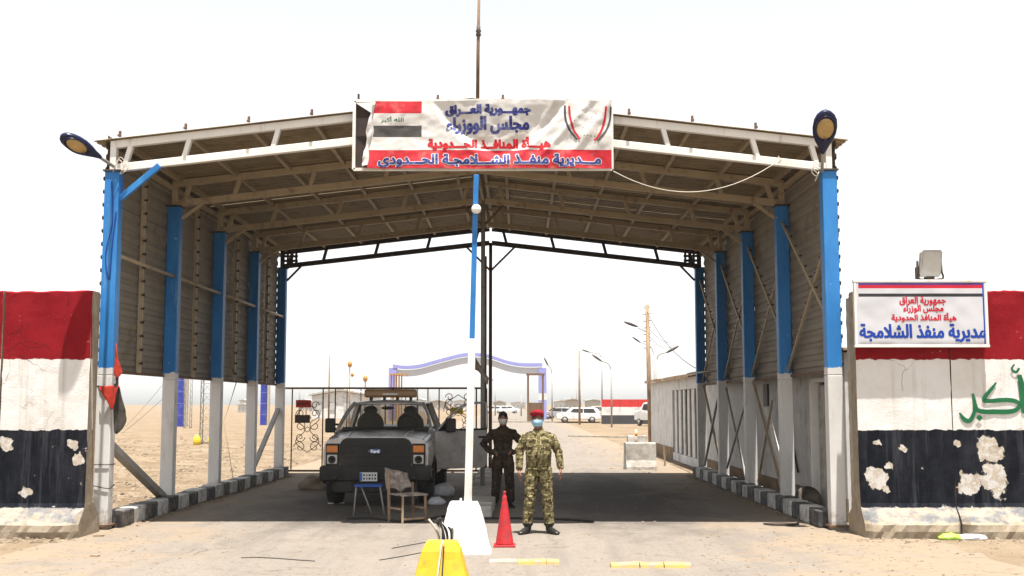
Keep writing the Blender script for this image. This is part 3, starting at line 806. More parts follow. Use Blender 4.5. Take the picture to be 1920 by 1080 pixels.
for i in range(len(vs_)-1):
    for k in range(len(us)-1):
        u, v = (us[k]+us[k+1])/2, (vs_[i]+vs_[i+1])/2/SHt; mi = 0
        if u > .045 and v < .97 and v > .03:
            if u > SWd-.055: mi = 1 if u < SWd-.02 else 0
            elif v > .935: mi = 3
            elif v > .885: mi = 2
            elif .755 < v < .805: mi = 4
        fc.m[i*(len(us)-1)+k] = mi
fc.build('face', [MT['sign_white'], MT['sign_blue'], MT['sign_red'], MT['sign_purple'], MT['sign_black']], sign)
for (a, b, w, h) in (((sx0+sx1)/2, sz1, SWd+.05, .035), ((sx0+sx1)/2, sz0, SWd+.05, .035)):
    MB().box((a, ys_+.01, b), (w, .07, h)).build('frame_rail', MT['white_paint'], sign, .006)
for a in (sx0, sx1):
    MB().box((a, ys_+.012, (sz0+sz1)/2), (.035, .066, SHt-.036)).build('frame_rail', MT['white_paint'], sign, .006)
def sgl(s, px0, px1, py0, py1, mat, bold):
    a, b = at(px0, py1, ys_), at(px1, py0, ys_)
    lettering('lettering', s, lambda u, v, l: sg(u, v, .003+l), a.x-sx0, b.x-sx0, a.z-sz0, b.z-sz0, mat, sign, bold)
sgl('جمهورية العراق', 1686, 1771, 556, 573, MT['sign_red'], .005)
sgl('مجلس الوزراء', 1693, 1767, 572, 587, MT['sign_red'], .005)
sgl('هيأة المنافذ الحدودية', 1671, 1791, 587, 604, MT['sign_red'], .005)
sgl('مديرية منفذ الشلامجة', 1612, 1845, 608, 641, MT['sign_blue'], .010)

# flood lamp over the sign
fa = at(1745, 522, 16.5); fl = thing('flood_lamp', 'old grey flood lamp on top of the wall above the light box sign', 'lamp', (fa.x, fa.y, fa.z))
fz = lambda px, py, y=16.42: at(px, py, y)
rowz = []
for (d, sc) in ((0,1.0),(.10,.97),(.20,.66),(.24,.45)):
    c = fz(1746, 494)+V((0, d, d*.10)); w, h = .15*sc, .19*sc
    rowz.append([c+V((a*w, -.06*b, b*h)) for a, b in ((-.82,-1),(.82,-1),(1,-.82),(1,.82),(.82,1),(-.82,1),(-1,.82),(-1,-.82))])
m = MB(); m.grid(rowz, closed=True, smooth=False); k8 = len(m.v)
m.f.append([k8-8+i for i in range(8)]); m.m.append(0); m.s.append(False)
m.build('housing', MT['flood_grey'], fl, .01)
cc = fz(1746, 494); gl = MB(); gl.add([cc+V((a*.125, -.012-.06*b, b*.16)) for a, b in ((-.82,-1),(.82,-1),(1,-.82),(1,.82),(.82,1),(-.82,1),(-1,.82),(-1,-.82))], [tuple(range(8))])
gl.add([cc+V((a*.15, -.06*b, b*.19)) for a, b in ((-.82,-1),(.82,-1),(1,-.82),(1,.82),(.82,1),(-.82,1),(-1,.82),(-1,-.82))], [tuple(range(8))])
gl.build('lamp_glass', MT['glass_dull'], fl)
m = MB(); m.tube(smooth([cc+V((-.17,.08,.05)), cc+V((-.175,.08,-.1)), cc+V((-.17,.08,-.215)), cc+V((.17,.08,-.215)), cc+V((.175,.08,-.1)), cc+V((.17,.08,.05))],4), .016, 6)
m.box(cc+V((-.17,.10,-.13)), (.05,.05,.17)); m.box((cc.x, cc.y+.1, (cc.z-.22+3.42)/2), (.12,.10,max(.06, cc.z-.22-3.42+.08)))
m.build('bracket', MT['dark_steel'], fl)

# ------------------------------------------------------------------ banner and its frame on the canopy front
yb = 17.06
A, B_ = at(664, 188, yb), at(1148, 316, yb)
bx0, bx1, bz0, bz1 = A.x, B_.x, B_.z, A.z
fr = thing('sign_frame', 'white tube sign frame with a dark backing board on the canopy front', 'frame', ((bx0+bx1)/2, yb, bz0))
for a, b in (((bx0,bz0),(bx1,bz0)), ((bx0,bz1),(bx1,bz1)), ((bx0,bz0),(bx0,bz1)), ((bx1,bz0),(bx1,bz1))):
    MB().beam((a[0], yb+.05, a[1]), (b[0], yb+.05, b[1]), .045, .045, (0,1,0)).build('frame_tube', MT['white_paint'], fr)
MB().box(((bx0+bx1)/2, yb+.085, (bz0+bz1)/2), (bx1-bx0-.02, .02, bz1-bz0-.02)).build('backing_board', MT['board'], fr)
for (xx, zz) in ((bx0+.35, bz0+.55), (bx0+.3, bz0+.2), (bx1-.3, bz0+.5)):
    MB().beam((xx, yb+.09, zz), (xx, Y1+.02, zz), .04, .04).build('stand_off', MT['white_paint'], fr)
MB().box((bx0+.06, yb+.05, bz1+.06), (.03,.03,.10)).build('frame_stub', MT['dark_steel'], fr)
BW, BH = bx1-bx0, bz1-bz0
ban = thing('banner', 'creased white and red banner with Arabic lettering, flag and shield on the canopy front', 'banner', ((bx0+bx1)/2, yb, bz0))
def ban_y(u, v):
    """depth of the cloth (metres towards the back); u 0..1 right, v 0..1 up"""
    d = .016*noise.noise((u*9, v*3, 1))+.009*noise.noise((u*26, v*9, 5))+.004*noise.noise((u*70, v*22, 8))
    uc = (u-.565)/.26                                   # the big V-shaped pocket hanging from two pins
    if abs(uc) < 1:
        vb = 1-(1-abs(uc)**1.5)*.78                     # lower rim of the pocket
        if v > vb: d += .085*(1-v)/max(.02, 1-vb)*min(1, (1-vb)/.3)
        else: d += .085*min(1, (1-vb)/.3)*max(0, 1-(vb-v)/.14)
    d += .010*math.sin((u*14+v*9))*sstep(.55, 1, u)
    for a, s_, w in ((.90,-.9,.022),(.80,-1.1,.018),(.70,-.75,.016)):   # diagonal creases to the right
        e = (u-a-(v-.5)*.22*(-s_))/w
        d -= .024*math.exp(-e*e)*sstep(0, .3, v)
    d += .02*math.sin(v*PI)*sstep(.10, .0, u)
    d -= .05*sstep(.30, 0, v)*(.5+.5*math.sin(u*24+1.5*math.sin(u*7)))
    return d
def bn(u, v, lift=0):
    """u, v in metres in the frame"""
    a, b = u/BW, v/BH
    return V((bx0+u, yb-.01+ban_y(a, b)-lift, bz0+v-.012*math.sin(a*PI*2.4)*b-.01*b))
def uv_of(px, py):
    p = at(px, py, yb); return p.x-bx0, p.z-bz0
UL = uv_of(704, 200)[0]
uF = uv_of(791, 200)[0]; vr0 = uv_of(800, 211)[1]; vw = uv_of(800, 234)[1]; vk = uv_of(800, 256)[1]; vred = uv_of(800, 281)[1]
us = sorted(set([UL+(BW-UL-.01)*i/130 for i in range(131)]+[uF])); vs_ = sorted(set([BH*i/40 for i in range(41)]+[vr0, vw, vk, vred]))
cl = MB()
def left_edge(v): return UL-.02-.10*(1-v/BH)**1.4+.015*math.sin(v*14)      # ragged, loose left edge
rows = []
for v in vs_:
    row = []
    for u in us:
        t = min(1, (u-UL)/.35); uu = left_edge(v)*(1-t)+u*t if t < 1 else u
        row.append(bn(uu, v))
    rows.append(row)
cl.grid(rows)
for i in range(len(vs_)-1):
    for k in range(len(us)-1):
        u, v = (us[k]+us[k+1])/2, (vs_[i]+vs_[i+1])/2; mi = 0
        if v < vred: mi = 1
        elif u < uF:
            if v > vr0: mi = 1
            elif vk < v < vw and u > UL+.05: mi = 2
        cl.m[i*(len(us)-1)+k] = mi
cloth = cl.build('cloth', [MT['cloth_white'], MT['cloth_red'], MT['cloth_black']], ban)
# the curled-over left border: bare back of the cloth
cu = MB(); rows = []
for i in range(25):
    v = BH*(.04+.90*i/24); e = left_edge(v)+.004
    wv = .10+.05*math.sin(i*.55)+.03*noise.noise((i*.6, 0, 0))
    if v > BH*.62: wv *= max(.15, 1-(v-BH*.62)/(BH*.3))
    rows.append([bn(e, v, .004), bn(e, v, .0)+V((-.02, -.035, 0)), bn(e, v, 0)+V((-.035-wv*.35, -.02+.02*math.sin(i), -.01)), bn(e, v, 0)+V((-.02-wv*.6, .035, -.02))])
cu.grid(rows); cu.build('curled_edge', MT['cloth_white'], cloth)
ft = MB(); a_ = uv_of(668, 193); b_ = uv_of(705, 190); c_ = uv_of(698, 212)
ft.add([bn(a_[0], a_[1], .02), bn(b_[0], b_[1], .012), bn(c_[0], c_[1], .03)], [(0,1,2)]); ft.build('loose_corner', MT['cloth_white'], cloth)
def bl(name, s, px0, px1, py0, py1, mat, bold, lift=.005, cut=None):
    u0, v0 = uv_of(px0, py1); u1, v1 = uv_of(px1, py0)
    return lettering(name, s, lambda u, v, l: bn(u, v, lift+l), u0, u1, v0, v1, mat, cloth, bold, cut=cut)
bl('lettering', 'جمهـــورية العـــراق', 836, 994, 196, 216, MT['ink_blue'], .012)
bl('lettering', 'مجلس الووزراء', 838, 991, 218, 249, MT['ink_blue'], .013)
bl('lettering', 'هيـــأة المنافــذ الحـــدودية', 803, 1031, 256, 281, MT['ink_red'], .012)
blw = bl('lettering_outline', 'مـــديرية منفــذ الشـــلامجـة الحـــدودي', 710, 1126, 289, 318, MT['cloth_white'], .020, .004, lambda u, v: v > .02)
bl('lettering', 'مـــديرية منفــذ الشـــلامجـة الحـــدودي', 710, 1126, 289, 318, MT['ink_blue'], .010, .008, lambda u, v: v > .02)
bl('flag_script', 'الله أكبر', 714, 757, 217, 229, MT['ink_green'], .002)
# shield: curved stripes left and right, specks between
def stripe(pp, w, mat, lift):
    p = smooth([V((*uv_of(*q), 0)) for q in pp], 6); L, Rr = [], []
    for i in range(len(p)):
        t = (p[min(i+1,len(p)-1)]-p[max(i-1,0)]).normalized(); n_ = V((-t.y, t.x, 0))*w/2
        L.append(bn(*(p[i]+n_).xy, lift)); Rr.append(bn(*(p[i]-n_).xy, lift))
    m = MB(); m.grid([L, Rr]); return m.build('shield_stripe', mat, cloth)
stripe([(1059,197),(1060,220),(1066,240),(1076,255),(1082,262)], .030, MT['ink_dark'], .008)
stripe([(1067,198),(1069,220),(1075,242),(1083,255),(1087,261)], .030, MT['ink_red'], .009)
stripe([(1145,199),(1144,220),(1138,240),(1128,255),(1120,264)], .026, MT['ink_dark'], .008)
stripe([(1136,198),(1134,220),(1128,242),(1120,257),(1114,263)], .030, MT['ink_red'], .009)
for (qx, qy) in ((1092,206),(1098,210),(1086,219),(1109,219),(1097,228),(1112,231),(1093,239),(1103,240),(1119,243),(1117,212),(1077,226),(1107,229),(1083,255),(1089,255),(1095,254),(1101,254),(1108,255),(1115,255)):
    u, v = uv_of(qx, qy); d_ = R.uniform(.008,.016); m = MB()
    m.add([bn(u-d_, v, .009), bn(u, v-d_*.6, .009), bn(u+d_, v, .009), bn(u, v+d_*.6, .009)], [(0,1,2,3)]); m.build('shield_speck', MT['ink_dark'], cloth)
# drooping wire from the banner corner along the truss
w0 = at(1150, 321, 17.0); w1 = at(1462, 300, 17.2)
w_ = MB(); w_.tube(sag(w0, w1, .40, 18), .007, 5); w_.tube(smooth([at(1459,306,17.15), at(1464,301,17.1), at(1459,293,17.15)],3), .006, 5)
tag(w_.build('wire', MT['pale_cable']), 'slack pale wire sagging from the banner corner along the canopy truss', 'wire')

# ------------------------------------------------------------------ street lamp heads on the canopy corners
def lamp_head(label, neck, tip, width, depth, nrm, foot):
    neck, tip, foot = V(neck), V(tip), V(foot)
    a = (tip-neck); L = a.length; a.normalize()
    n = V(nrm); n = (n-a*n.dot(a)).normalized(); s = a.cross(n)
    t = thing('corner_lamp', label, 'lamp', foot)
    prof = [(0,.14),(.06,.26),(.16,.42),(.30,.72),(.46,.94),(.62,1.0),(.78,.93),(.90,.72),(.97,.44),(1,.12)]
    up, lo = MB(), None
    rows = []
    for (f, w) in prof:
        c = neck+a*(L*f); row = []
        for k in range(16):
            th = 2*PI*k/16
            h = math.sin(th)*depth*(.25+.75*w)*(1.0 if math.sin(th) < 0 else .35)
            row.append(c+s*(math.cos(th)*w*width/2)+n*h)
        rows.append(row)
    up.grid(rows, closed=True); k0 = len(up.v)
    up.f += [list(range(16)), [k0-16+i for i in range(16)]]; up.m += [0,0]; up.s += [False,False]
    up.build('housing', MT['navy'], t)
    ln = MB(); rot = Matrix((s, a, n)).transposed()
    ln.ell(neck+a*(L*.60)+n*(depth*.20), (width*.36, L*.255, depth*.32), 20, 8, rot); ln.build('lens', MT['lens_amber'], t)
    rim = MB(); rim.tube([neck+a*(L*.60)+n*(depth*.33)+s*(math.cos(2*PI*i/20)*width*.40)+a*(math.sin(2*PI*i/20)*L*.29) for i in range(21)], .009, 6, caps=False); rim.build('lens_rim', MT['navy'], t)
    MB().tube([foot, neck+a*.05], .024, 8).build('arm', MT['grey_steel'], t)
    la = MB(); la.box(neck+a*(L*.42)+n*(depth*.42)-V((0,0,.05)), (.05,.04,.03)); la.build('latch', MT['navy'], t)
    return t
lamp_head('navy street lamp head leaning out left over the blast wall', at(190,296,15.95), at(113,255,15.6), .255, .13, (.10,-.75,-.62), at(213,312,17.17))
lamp_head('navy street lamp head standing upright at the right canopy corner', at(1543,288,16.75), at(1549,207,16.4), .36, .155, (-.08,-1,-.25), at(1541,322,17.16))
# loose wires round both lamp feet
for (label, pts) in (('tangled pale wires at the foot of the leaning lamp', [(212,322),(222,300),(232,312),(225,326),(238,318),(236,306)]), ('tangled pale wires at the foot of the upright lamp', [(1538,318),(1526,312),(1522,322),(1530,330),(1536,322),(1528,340)])):
    m = MB(); m.tube(smooth([at(x, y, 17.12+.01*i) for i, (x, y) in enumerate(pts)], 5), .008, 5)
    m.tube(smooth([at(x+3, y-5, 17.1) for i, (x, y) in enumerate(pts[:4])], 5), .006, 5)
    tag(m.build('wire', MT['pale_cable']), label, 'wire')
m = MB(); m.tube(smooth([(XL+.0,17.17,5.2),(XL+.04,17.165,4.6),(XL-.05,17.17,4.1),(XL+.02,17.165,3.7),(XL+.05,17.17,4.3),(XL+.09,17.168,4.75)], 8), .007, 5)
tag(m.build('wire', MT['sign_blue']), 'blue wire looping down the sunlit blue column', 'wire')

# ------------------------------------------------------------------ barrier boom and the two concrete blocks
def wedge_block(name, label, c, bw, tw, bd, td, h, mat, bump=.012):
    t = thing(name, label, 'concrete block', (c[0], c[1], 0))
    rows = []; n = 9
    for i in range(n+1):
        f = i/n; w = bw+(tw-bw)*f; d = bd+(td-bd)*f; z = h*f
        if f > .97: w -= .03; d -= .03
        ring = []
        for k in range(28):
            q = k/28*4; sd = int(q); fr_ = q-sd
            p = [(-1+2*fr_,-1),(1,-1+2*fr_),(1-2*fr_,1),(-1,1-2*fr_)][sd]
            x, y = p[0]*w/2, p[1]*d/2
            r_ = .03
            e = noise.noise((c[0]*3+x*6, c[1]+y*6, z*6))*bump+noise.noise((x*16, y*16, z*16+c[0]))*bump*.5
            ring.append(V((c[0]+x*(1-abs(p[0]*p[1])**6*.05)+e*p[0], c[1]+y*(1-abs(p[0]*p[1])**6*.05)+e*p[1], (z if i else max(-.01, .012*noise.noise((x*9, y*9, c[0]))))+(e*.5 if i == n else 0))))
        rows.append(ring)
    m = MB(); m.grid(rows, closed=True, smooth=False); k0 = len(m.v)
    m.f += [list(range(28)), [k0-28+i for i in range(28)]]; m.m += [0,0]; m.s += [False,False]
    m.build('block', mat, t)
    return t
wbc = gnd(868, 1041)
wblk = wedge_block('boom_block', 'chipped white concrete block carrying the raised barrier boom', (wbc.x, wbc.y+.27), .68, .37, .52, .34, .62, MT['block_white'])
MB().tube([at(864, 956, wbc.y+.22), at(864, 934, wbc.y+.22)], .012, 6).build('steel_pin', MT['white_paint'], wblk)
# yellow block: chamfered block seen end-on
ybc = at(826, 1012, 10.3)
yblk = wedge_block('yellow_block', 'yellow painted tapered concrete block with a cord down its face', (ybc.x, ybc.y+.16), .66, .30, .60, .30, .62, MT['block_yellow'], .006)
rp = MB(); rp.tube(smooth([(ybc.x+.012, ybc.y+.10, .635),(ybc.x+.012, ybc.y+.0, .63),(ybc.x-.0, ybc.y-.035, .52),(ybc.x-.02, ybc.y-.085, .34),(ybc.x-.03, ybc.y-.14, .15)], 5), .009, 6); rp.build('cord', MT['pale_cable'], yblk)
gr_ = MB(); gr_.beam((ybc.x+.030, ybc.y-.012, .60), (ybc.x+.01, ybc.y-.155, .05), .012, .008); gr_.build('groove_line', MT['cable'], yblk)
# bundle of striped cable between the blocks
cbp = at(834, 1003, 11.3)
cb = thing('cable_bundle', 'bundle of pale and black cable ends bent up between the yellow and white blocks', 'cable', (cbp.x, cbp.y, 0))
for i in range(11):
    a = R.uniform(-.5, .5); x = cbp.x+R.uniform(-.06,.06); y = cbp.y+R.uniform(-.05,.05)
    m = MB(); m.tube(smooth([(x, y, 0), (x+.01, y, .40), (x+a*.05, y, .60), (x+a*.14-.05, y+R.uniform(-.04,.04), .60+R.uniform(.05,.18))], 5), .011, 6)
    m.build('cable', MT['pale_cable'] if i % 2 else MT['cable'], cb)
# the boom
yb0 = wbc.y+.24
b0, b1 = at(877, 952, yb0), at(893, 328, yb0)
bp = b0.lerp(b1, .50)
boom = thing('barrier_boom', 'raised barrier boom, white below and blue above, leaning from the white block', 'barrier', b0)
MB().beam(b0-V((0,0,.06)), bp, .092, .075, (0,1,0)).build('lower_boom', MT['white_paint'], boom, .006)
MB().beam(bp, b1, .066, .06, (0,1,0)).build('upper_boom', MT['blue_paint'], boom, .006)
gb = at(893, 392, yb0-.07); m = MB(); m.ell(gb, (.062,.05,.062), 18, 12); m.build('ball_lamp', MT['block_white'], boom)
MB().lathe([(.03,-.01),(.03,.02),(.012,.03)], 10, gb+V((0,.05,0)), Matrix.Rotation(PI/2,3,'X')).build('ball_holder', MT['grey_steel'], boom)
# worn little flag dangling from the centre post
fp = at(889, 668, 22.9); m = MB(); rows = []
for i in range(9):
    f = i/8; p = at(889+27*f, 668+42*f, 22.95); q = at(889+26*f, 693+25*f-4*math.sin(f*5), 22.95)
    rows.append([p+V((0,.03*math.sin(f*9),0)), p.lerp(q,.5)+V((0,.05*math.sin(f*9+1),0)), q+V((0,.03*math.sin(f*9+2),0))])
m.grid(rows); fg = thing('hanging_flag', 'small faded striped flag drooping from the centre post', 'flag', (fp.x, fp.y, fp.z-.4))
m.build('cloth', MT['rag'], fg)
MB().tube([rows[0][0], rows[8][0], rows[8][0]+V((.08,.35,-.02))], .010, 6).build('stick', MT['wood'], fg)

# ------------------------------------------------------------------ traffic cone
cp = gnd(946, 1025)
cone = thing('traffic_cone', 'faded red plastic traffic cone standing by the white block', 'cone', cp)
m = MB(); m.lathe([(.122,.028),(.116,.05),(.030,.62),(.030,.645),(.018,.66),(.018,.69),(.024,.70),(.010,.712)], 24, cp); m.build('cone_body', MT['cone_red'], cone)
m = MB(); m.box(cp+V((0,0,.016)), (.285,.285,.032)); m.build('cone_foot', MT['cone_red'], cone, .010)

# low kerb stones on the road, worn yellow
def road_kerb(pa, pb, segs, label, h=.055):
    a, b = gnd(*pa), gnd(*pb)
    t = thing('road_kerb', label, 'kerb', (a.x, a.y, 0))
    d = (b-a); L = d.length; d.normalize(); x = 0
    for (ln, mt) in segs:
        n = 8; rows = []; l0, l1 = x, x+ln*L-.012; x += ln*L
        for i in range(n+1):
            c = a+d*(l0+(l1-l0)*i/n); e = .012*noise.noise((c.x*8, c.y*8, 0)); hh = h*(1+.25*noise.noise((c.x*5, 1, 1)))
            sft = V((0,1,0))
            rows.append([c+sft*(-.085+e), c+sft*(-.075+e)+V((0,0,hh*.7)), c+sft*(-.045)+V((0,0,hh)), c+sft*.05+V((0,0,hh)), c+sft*(.08+e)])
        m = MB(); m.grid(rows, smooth=False); k = len(rows)
        m.f += [[0,1,2,3,4], [n*5+4,n*5+3,n*5+2,n*5+1,n*5]]; m.m += [0,0]; m.s += [False,False]
        m.build('kerb_stone', MT[mt], t)
    return t
road_kerb((918,1058), (1050,1058), ((.40,'concrete'),(.41,'worn_yellow'),(.19,'worn_yellow')), 'low road kerb with one bare grey stone and worn yellow stones beside the cone')
road_kerb((1145,1064), (1296,1064), ((.36,'worn_yellow'),(.30,'worn_yellow'),(.34,'worn_yellow')), 'low road kerb of worn yellow stones lying alone on the right lane')
# hoses and a pole lying across the lanes at the edge of the shade
m = MB(); m.tube(smooth([gnd(650,972,.02), gnd(700,972,.02), gnd(760,978,.02), gnd(830,968,.02), gnd(872,958,.02)], 6), .022, 6)
tag(m.build('hose', MT['cable']), 'dark hose lying on the ground in front of the chairs', 'hose')
m = MB(); m.tube(smooth([gnd(905,972,.02), gnd(980,972,.02), gnd(1060,974,.02), gnd(1112,978,.02)], 6), .022, 6)
tag(m.build('hose', MT['cable']), 'dark hose lying on the ground behind the soldier', 'hose')

# ------------------------------------------------------------------ chairs, sacks, tyre, litter
sp = gnd(690, 966)
st = thing('folding_stool', 'folding stool with a blue plastic seat in front of the truck', 'stool', sp, None, .15)
def loc_build(mb, name, mat, t, bevel=0):
    m = WM[t.name]; mb.v = [m @ p for p in mb.v]; return mb.build(name, mat, t, bevel)
m = MB(); m.box((0,0,.49), (.46,.36,.028)); loc_build(m, 'seat', MT['blue_seat'], st, .010)
for s in (-1, 1):
    m = MB(); m.tube([(-.20, s*.15, .48), (-.24, s*.16, 0)], .011, 6); loc_build(m, 'leg', MT['grey_steel'], st)
    m = MB(); m.tube([(-.12, s*.13, .48), (.06, s*.13, .03)], .011, 6); loc_build(m, 'leg', MT['grey_steel'], st)
    m = MB(); m.tube([(.19, s*.15, .48), (.27, s*.16, 0)], .011, 6); loc_build(m, 'leg', MT['grey_steel'], st)
m = MB(); m.tube([(-.225,-.15,.2), (-.225,.15,.2)], .009, 6); m.tube([(.235,-.15,.2), (.235,.15,.2)], .009, 6); loc_build(m, 'stretcher', MT['grey_steel'], st)

cpz = gnd(758, 979)
ch = thing('wooden_chair', 'worn wooden chair with a rag over its tilted backrest', 'chair', cpz+V((.06,0,0)), None, .62)
m = MB()
for i in range(5): m.box((0, -.17+.09*i, .43+.008*(i%2)), (.47, .082, .022))
loc_build(m, 'seat', MT['rag'], ch, .004)
for (x, y, h) in ((-.20,-.18,.42),(.20,-.18,.42),(-.20,.19,.80),(.20,.19,.60)):
    m = MB(); m.beam((x*1.08, y*1.12, 0), (x*(1 if y < 0 else 1.1), y*(1 if y < 0 else 1.35), h), .035, .035); loc_build(m, 'leg', MT['wood'], ch, .004)
for (a, b, z) in (((-.21,-.19),(.21,-.19),.07), ((-.21,-.19),(-.21,.2),.22), ((.21,-.19),(.21,.2),.22)):
    m = MB(); m.beam((*a, z), (*b, z), .03, .03); loc_build(m, 'stretcher', MT['wood'], ch)
m = MB(); rows = []
for i in range(11):
    u = i/10
    row = []
    for k in range(9):
        v = k/8; x = -.25+.44*u; z = .50+.34*v-.10*u*v; y = .23+.10*v+.03*math.sin(u*11+v*4)+.02*noise.noise((u*5, v*5, 2))
        row.append(V((x, y-.05*(1-v)*math.sin(u*3), z+.03*math.sin(u*9)*(1-v))))
    rows.append(row)
m.grid(rows); o = loc_build(m, 'backrest_rag', MT['rag'], ch)
sol = o.modifiers.new('solid', 'SOLIDIFY'); sol.thickness = .03

def lump(name, label, cat, c, size, mat, seed, n=20, m_=12, amp=.22, flat=True):
    mb = MB(); mb.ell((0,0,0), (1,1,1), n, m_)
    vs = []
    for p in mb.v:
        d = p.normalized(); e = 1+amp*noise.noise(d*1.7+V((seed,0,0)))+amp*.55*noise.noise(d*4.5+V((0,seed,0)))
        q = V((d.x*size[0]*e, d.y*size[1]*e, d.z*size[2]*e)); q.z = max(q.z, -size[2]*.55) if flat else q.z
        vs.append(V(c)+q+V((0,0,size[2]*.55 if flat else 0)))
    mb.v = vs
    return tag(mb.build(name, mat), label, cat)
p_ = gnd(828, 934); lump('sack', 'crumpled white sack lying beside the truck wheel', 'sack', (p_.x, p_.y+.1, .05), (.26,.20,.15), MT['sack'], 3)
p_ = gnd(818, 946); lump('sack', 'small flat white sack on the ground in front of the crumpled one', 'sack', (p_.x, p_.y, .0), (.17,.14,.09), MT['sack'], 8)
p_ = gnd(595, 918); lump('dirt_heap', 'low heap of dark earth left of the truck', 'heap', (p_.x, p_.y, -.02), (.38,.3,.2), MT['rock'], 5, amp=.35)
p_ = gnd(1790, 1012); lump('plastic_bag', 'green plastic bag at the foot of the blast wall', 'bag', (p_.x-.06, p_.y, .0), (.16,.10,.055), MT['bag_green'], 4)
p_ = gnd(1822, 1012); lump('plastic_bag', 'clear white plastic bag beside the green one', 'bag', (p_.x, p_.y, .0), (.22,.11,.05), MT['sack'], 9)
# tyre lying against the kerb on the right
tp = V((XR+.22, 19.9, 0)); ty = thing('old_tyre', 'old dark tyre leaning by the door of the white building', 'tyre', tp)
m = MB(); rt = Matrix.Rotation(.25,3,'X') @ Matrix.Rotation(PI/2,3,'Y')
m.lathe([(.12,-.06),(.19,-.075),(.225,-.04),(.23,0),(.225,.04),(.19,.075),(.12,.06),(.11,0)], 24, tp+V((0,0,.225)), Matrix.Rotation(PI/2-.35,3,'X')); m.build('tread', MT['rubber'], ty)
# flat paper scraps and a dark drain lid near the right kerb
dp = gnd(1466, 985)
m = MB(); m.prism([(.26*math.cos(a)*(1+.15*math.sin(3*a)), .16*math.sin(a)) for a in [2*PI*i/14 for i in range(14)]], lambda u,v,w: dp+V((u, v, w)), .006, .03)
tag(m.build('drain_lid', MT['dark_steel']), 'dark drain lid on the lane near the right kerb', 'lid')
for i, (px_, py_) in enumerate(((185,1006),(30,1009),(178,1044),(620,945),(640,944))):
    c = gnd(px_, py_, .0); w, d = ((.07,.05),(.18,.06),(.05,.03),(.05,.03),(.05,.02))[i]
    m = MB(); m.box(c+V((0,0,.012)), (w*2,d*2,.02), Matrix.Rotation(R.uniform(-.3,.3),3,'Z'))
    lab = ('dark scrap of wood in front of the tied-flag column', 'pale broken slab at the foot of the left blast wall', 'small dark scrap on the sand before the left wall', 'white paper scrap by the front wheel of the truck', 'narrow white paper strip beside the paper scrap at the truck wheel')[i]
    tag(m.build('scrap', MT[('wood','pale_concrete','wood','plate_white','plate_white')[i]]), lab, 'scrap', 'paper scraps under the truck' if i > 2 else None)

# ------------------------------------------------------------------ flags tied to the left front column
fc_ = V((XL, Y1, 0)); tf = thing('tied_flags', 'bundle of red and dark cloth tied round the left front column', 'cloth', (XL+.1, Y1-.1, .8))
def drape(name, mat, cols, y, amp, seed):
    """cols: list of (px top, py top, px bottom, py bottom) across the cloth"""
    rows = []
    for i, (xa, ya, xb, yb_) in enumerate(cols):
        a, b = at(xa, ya, y), at(xb, yb_, y); row = []
        for k in range(9):
            f = k/8; p = a.lerp(b, f)
            row.append(p+V((.014*noise.noise((i*1.3, f*4, seed)), amp*math.sin(i*1.9+f*2.0+seed), 0)))
        rows.append(row)
    m = MB(); m.grid(rows); o = m.build(name, mat, tf)
    s_ = o.modifiers.new('solid', 'SOLIDIFY'); s_.thickness = .012; s_.offset = 1
    ss = o.modifiers.new('sub', 'SUBSURF'); ss.levels = 1; ss.render_levels = 1
drape('red_cloth', MT['red_cloth'], [(217,640,213,700),(219,646,219,712),(222,668,224,706),(226,690,229,698)], 17.10, .03, 1)
drape('red_cloth', MT['red_cloth'], [(186,724,188,728),(194,724,203,757),(204,723,208,768),(214,722,213,772),(226,722,215,750)], 17.12, .035, 3)
drape('dark_cloth', MT['dark_cloth'], [(214,720,212,812),(219,716,217,816),(224,725,223,812),(229,742,230,806),(234,760,236,790)], 17.14, .05, 5)
drape('dark_cloth', MT['dark_cloth'], [(215,700,216,728),(219,702,220,728),(223,704,222,728)], 17.10, .02, 7)
m = MB(); rg = []
for i in range(17):
    a = 2*PI*i/16; rg.append(V((XL+.14*math.cos(a), Y1+.135*math.sin(a), 2.09+.02*math.sin(2*a))))
m.tube(rg, .012, 6, caps=False); m.build('tie_rope', MT['cable'], tf)
m = MB()
for z, q in ((.62,.02),(.95,.0)):
    rg = [V((XL+.128*math.copysign(min(1,abs(math.cos(a))*1.35),math.cos(a)), Y1+.122*math.copysign(min(1,abs(math.sin(a))*1.35),math.sin(a)), z+q*math.sin(2*a))) for a in [2*PI*i/24 for i in range(25)]]
    m.tube(rg, .007, 5, caps=False)
tag(m.build('binding_wire', MT['cable']), 'dark binding wire wound round the foot of the left front column', 'wire')

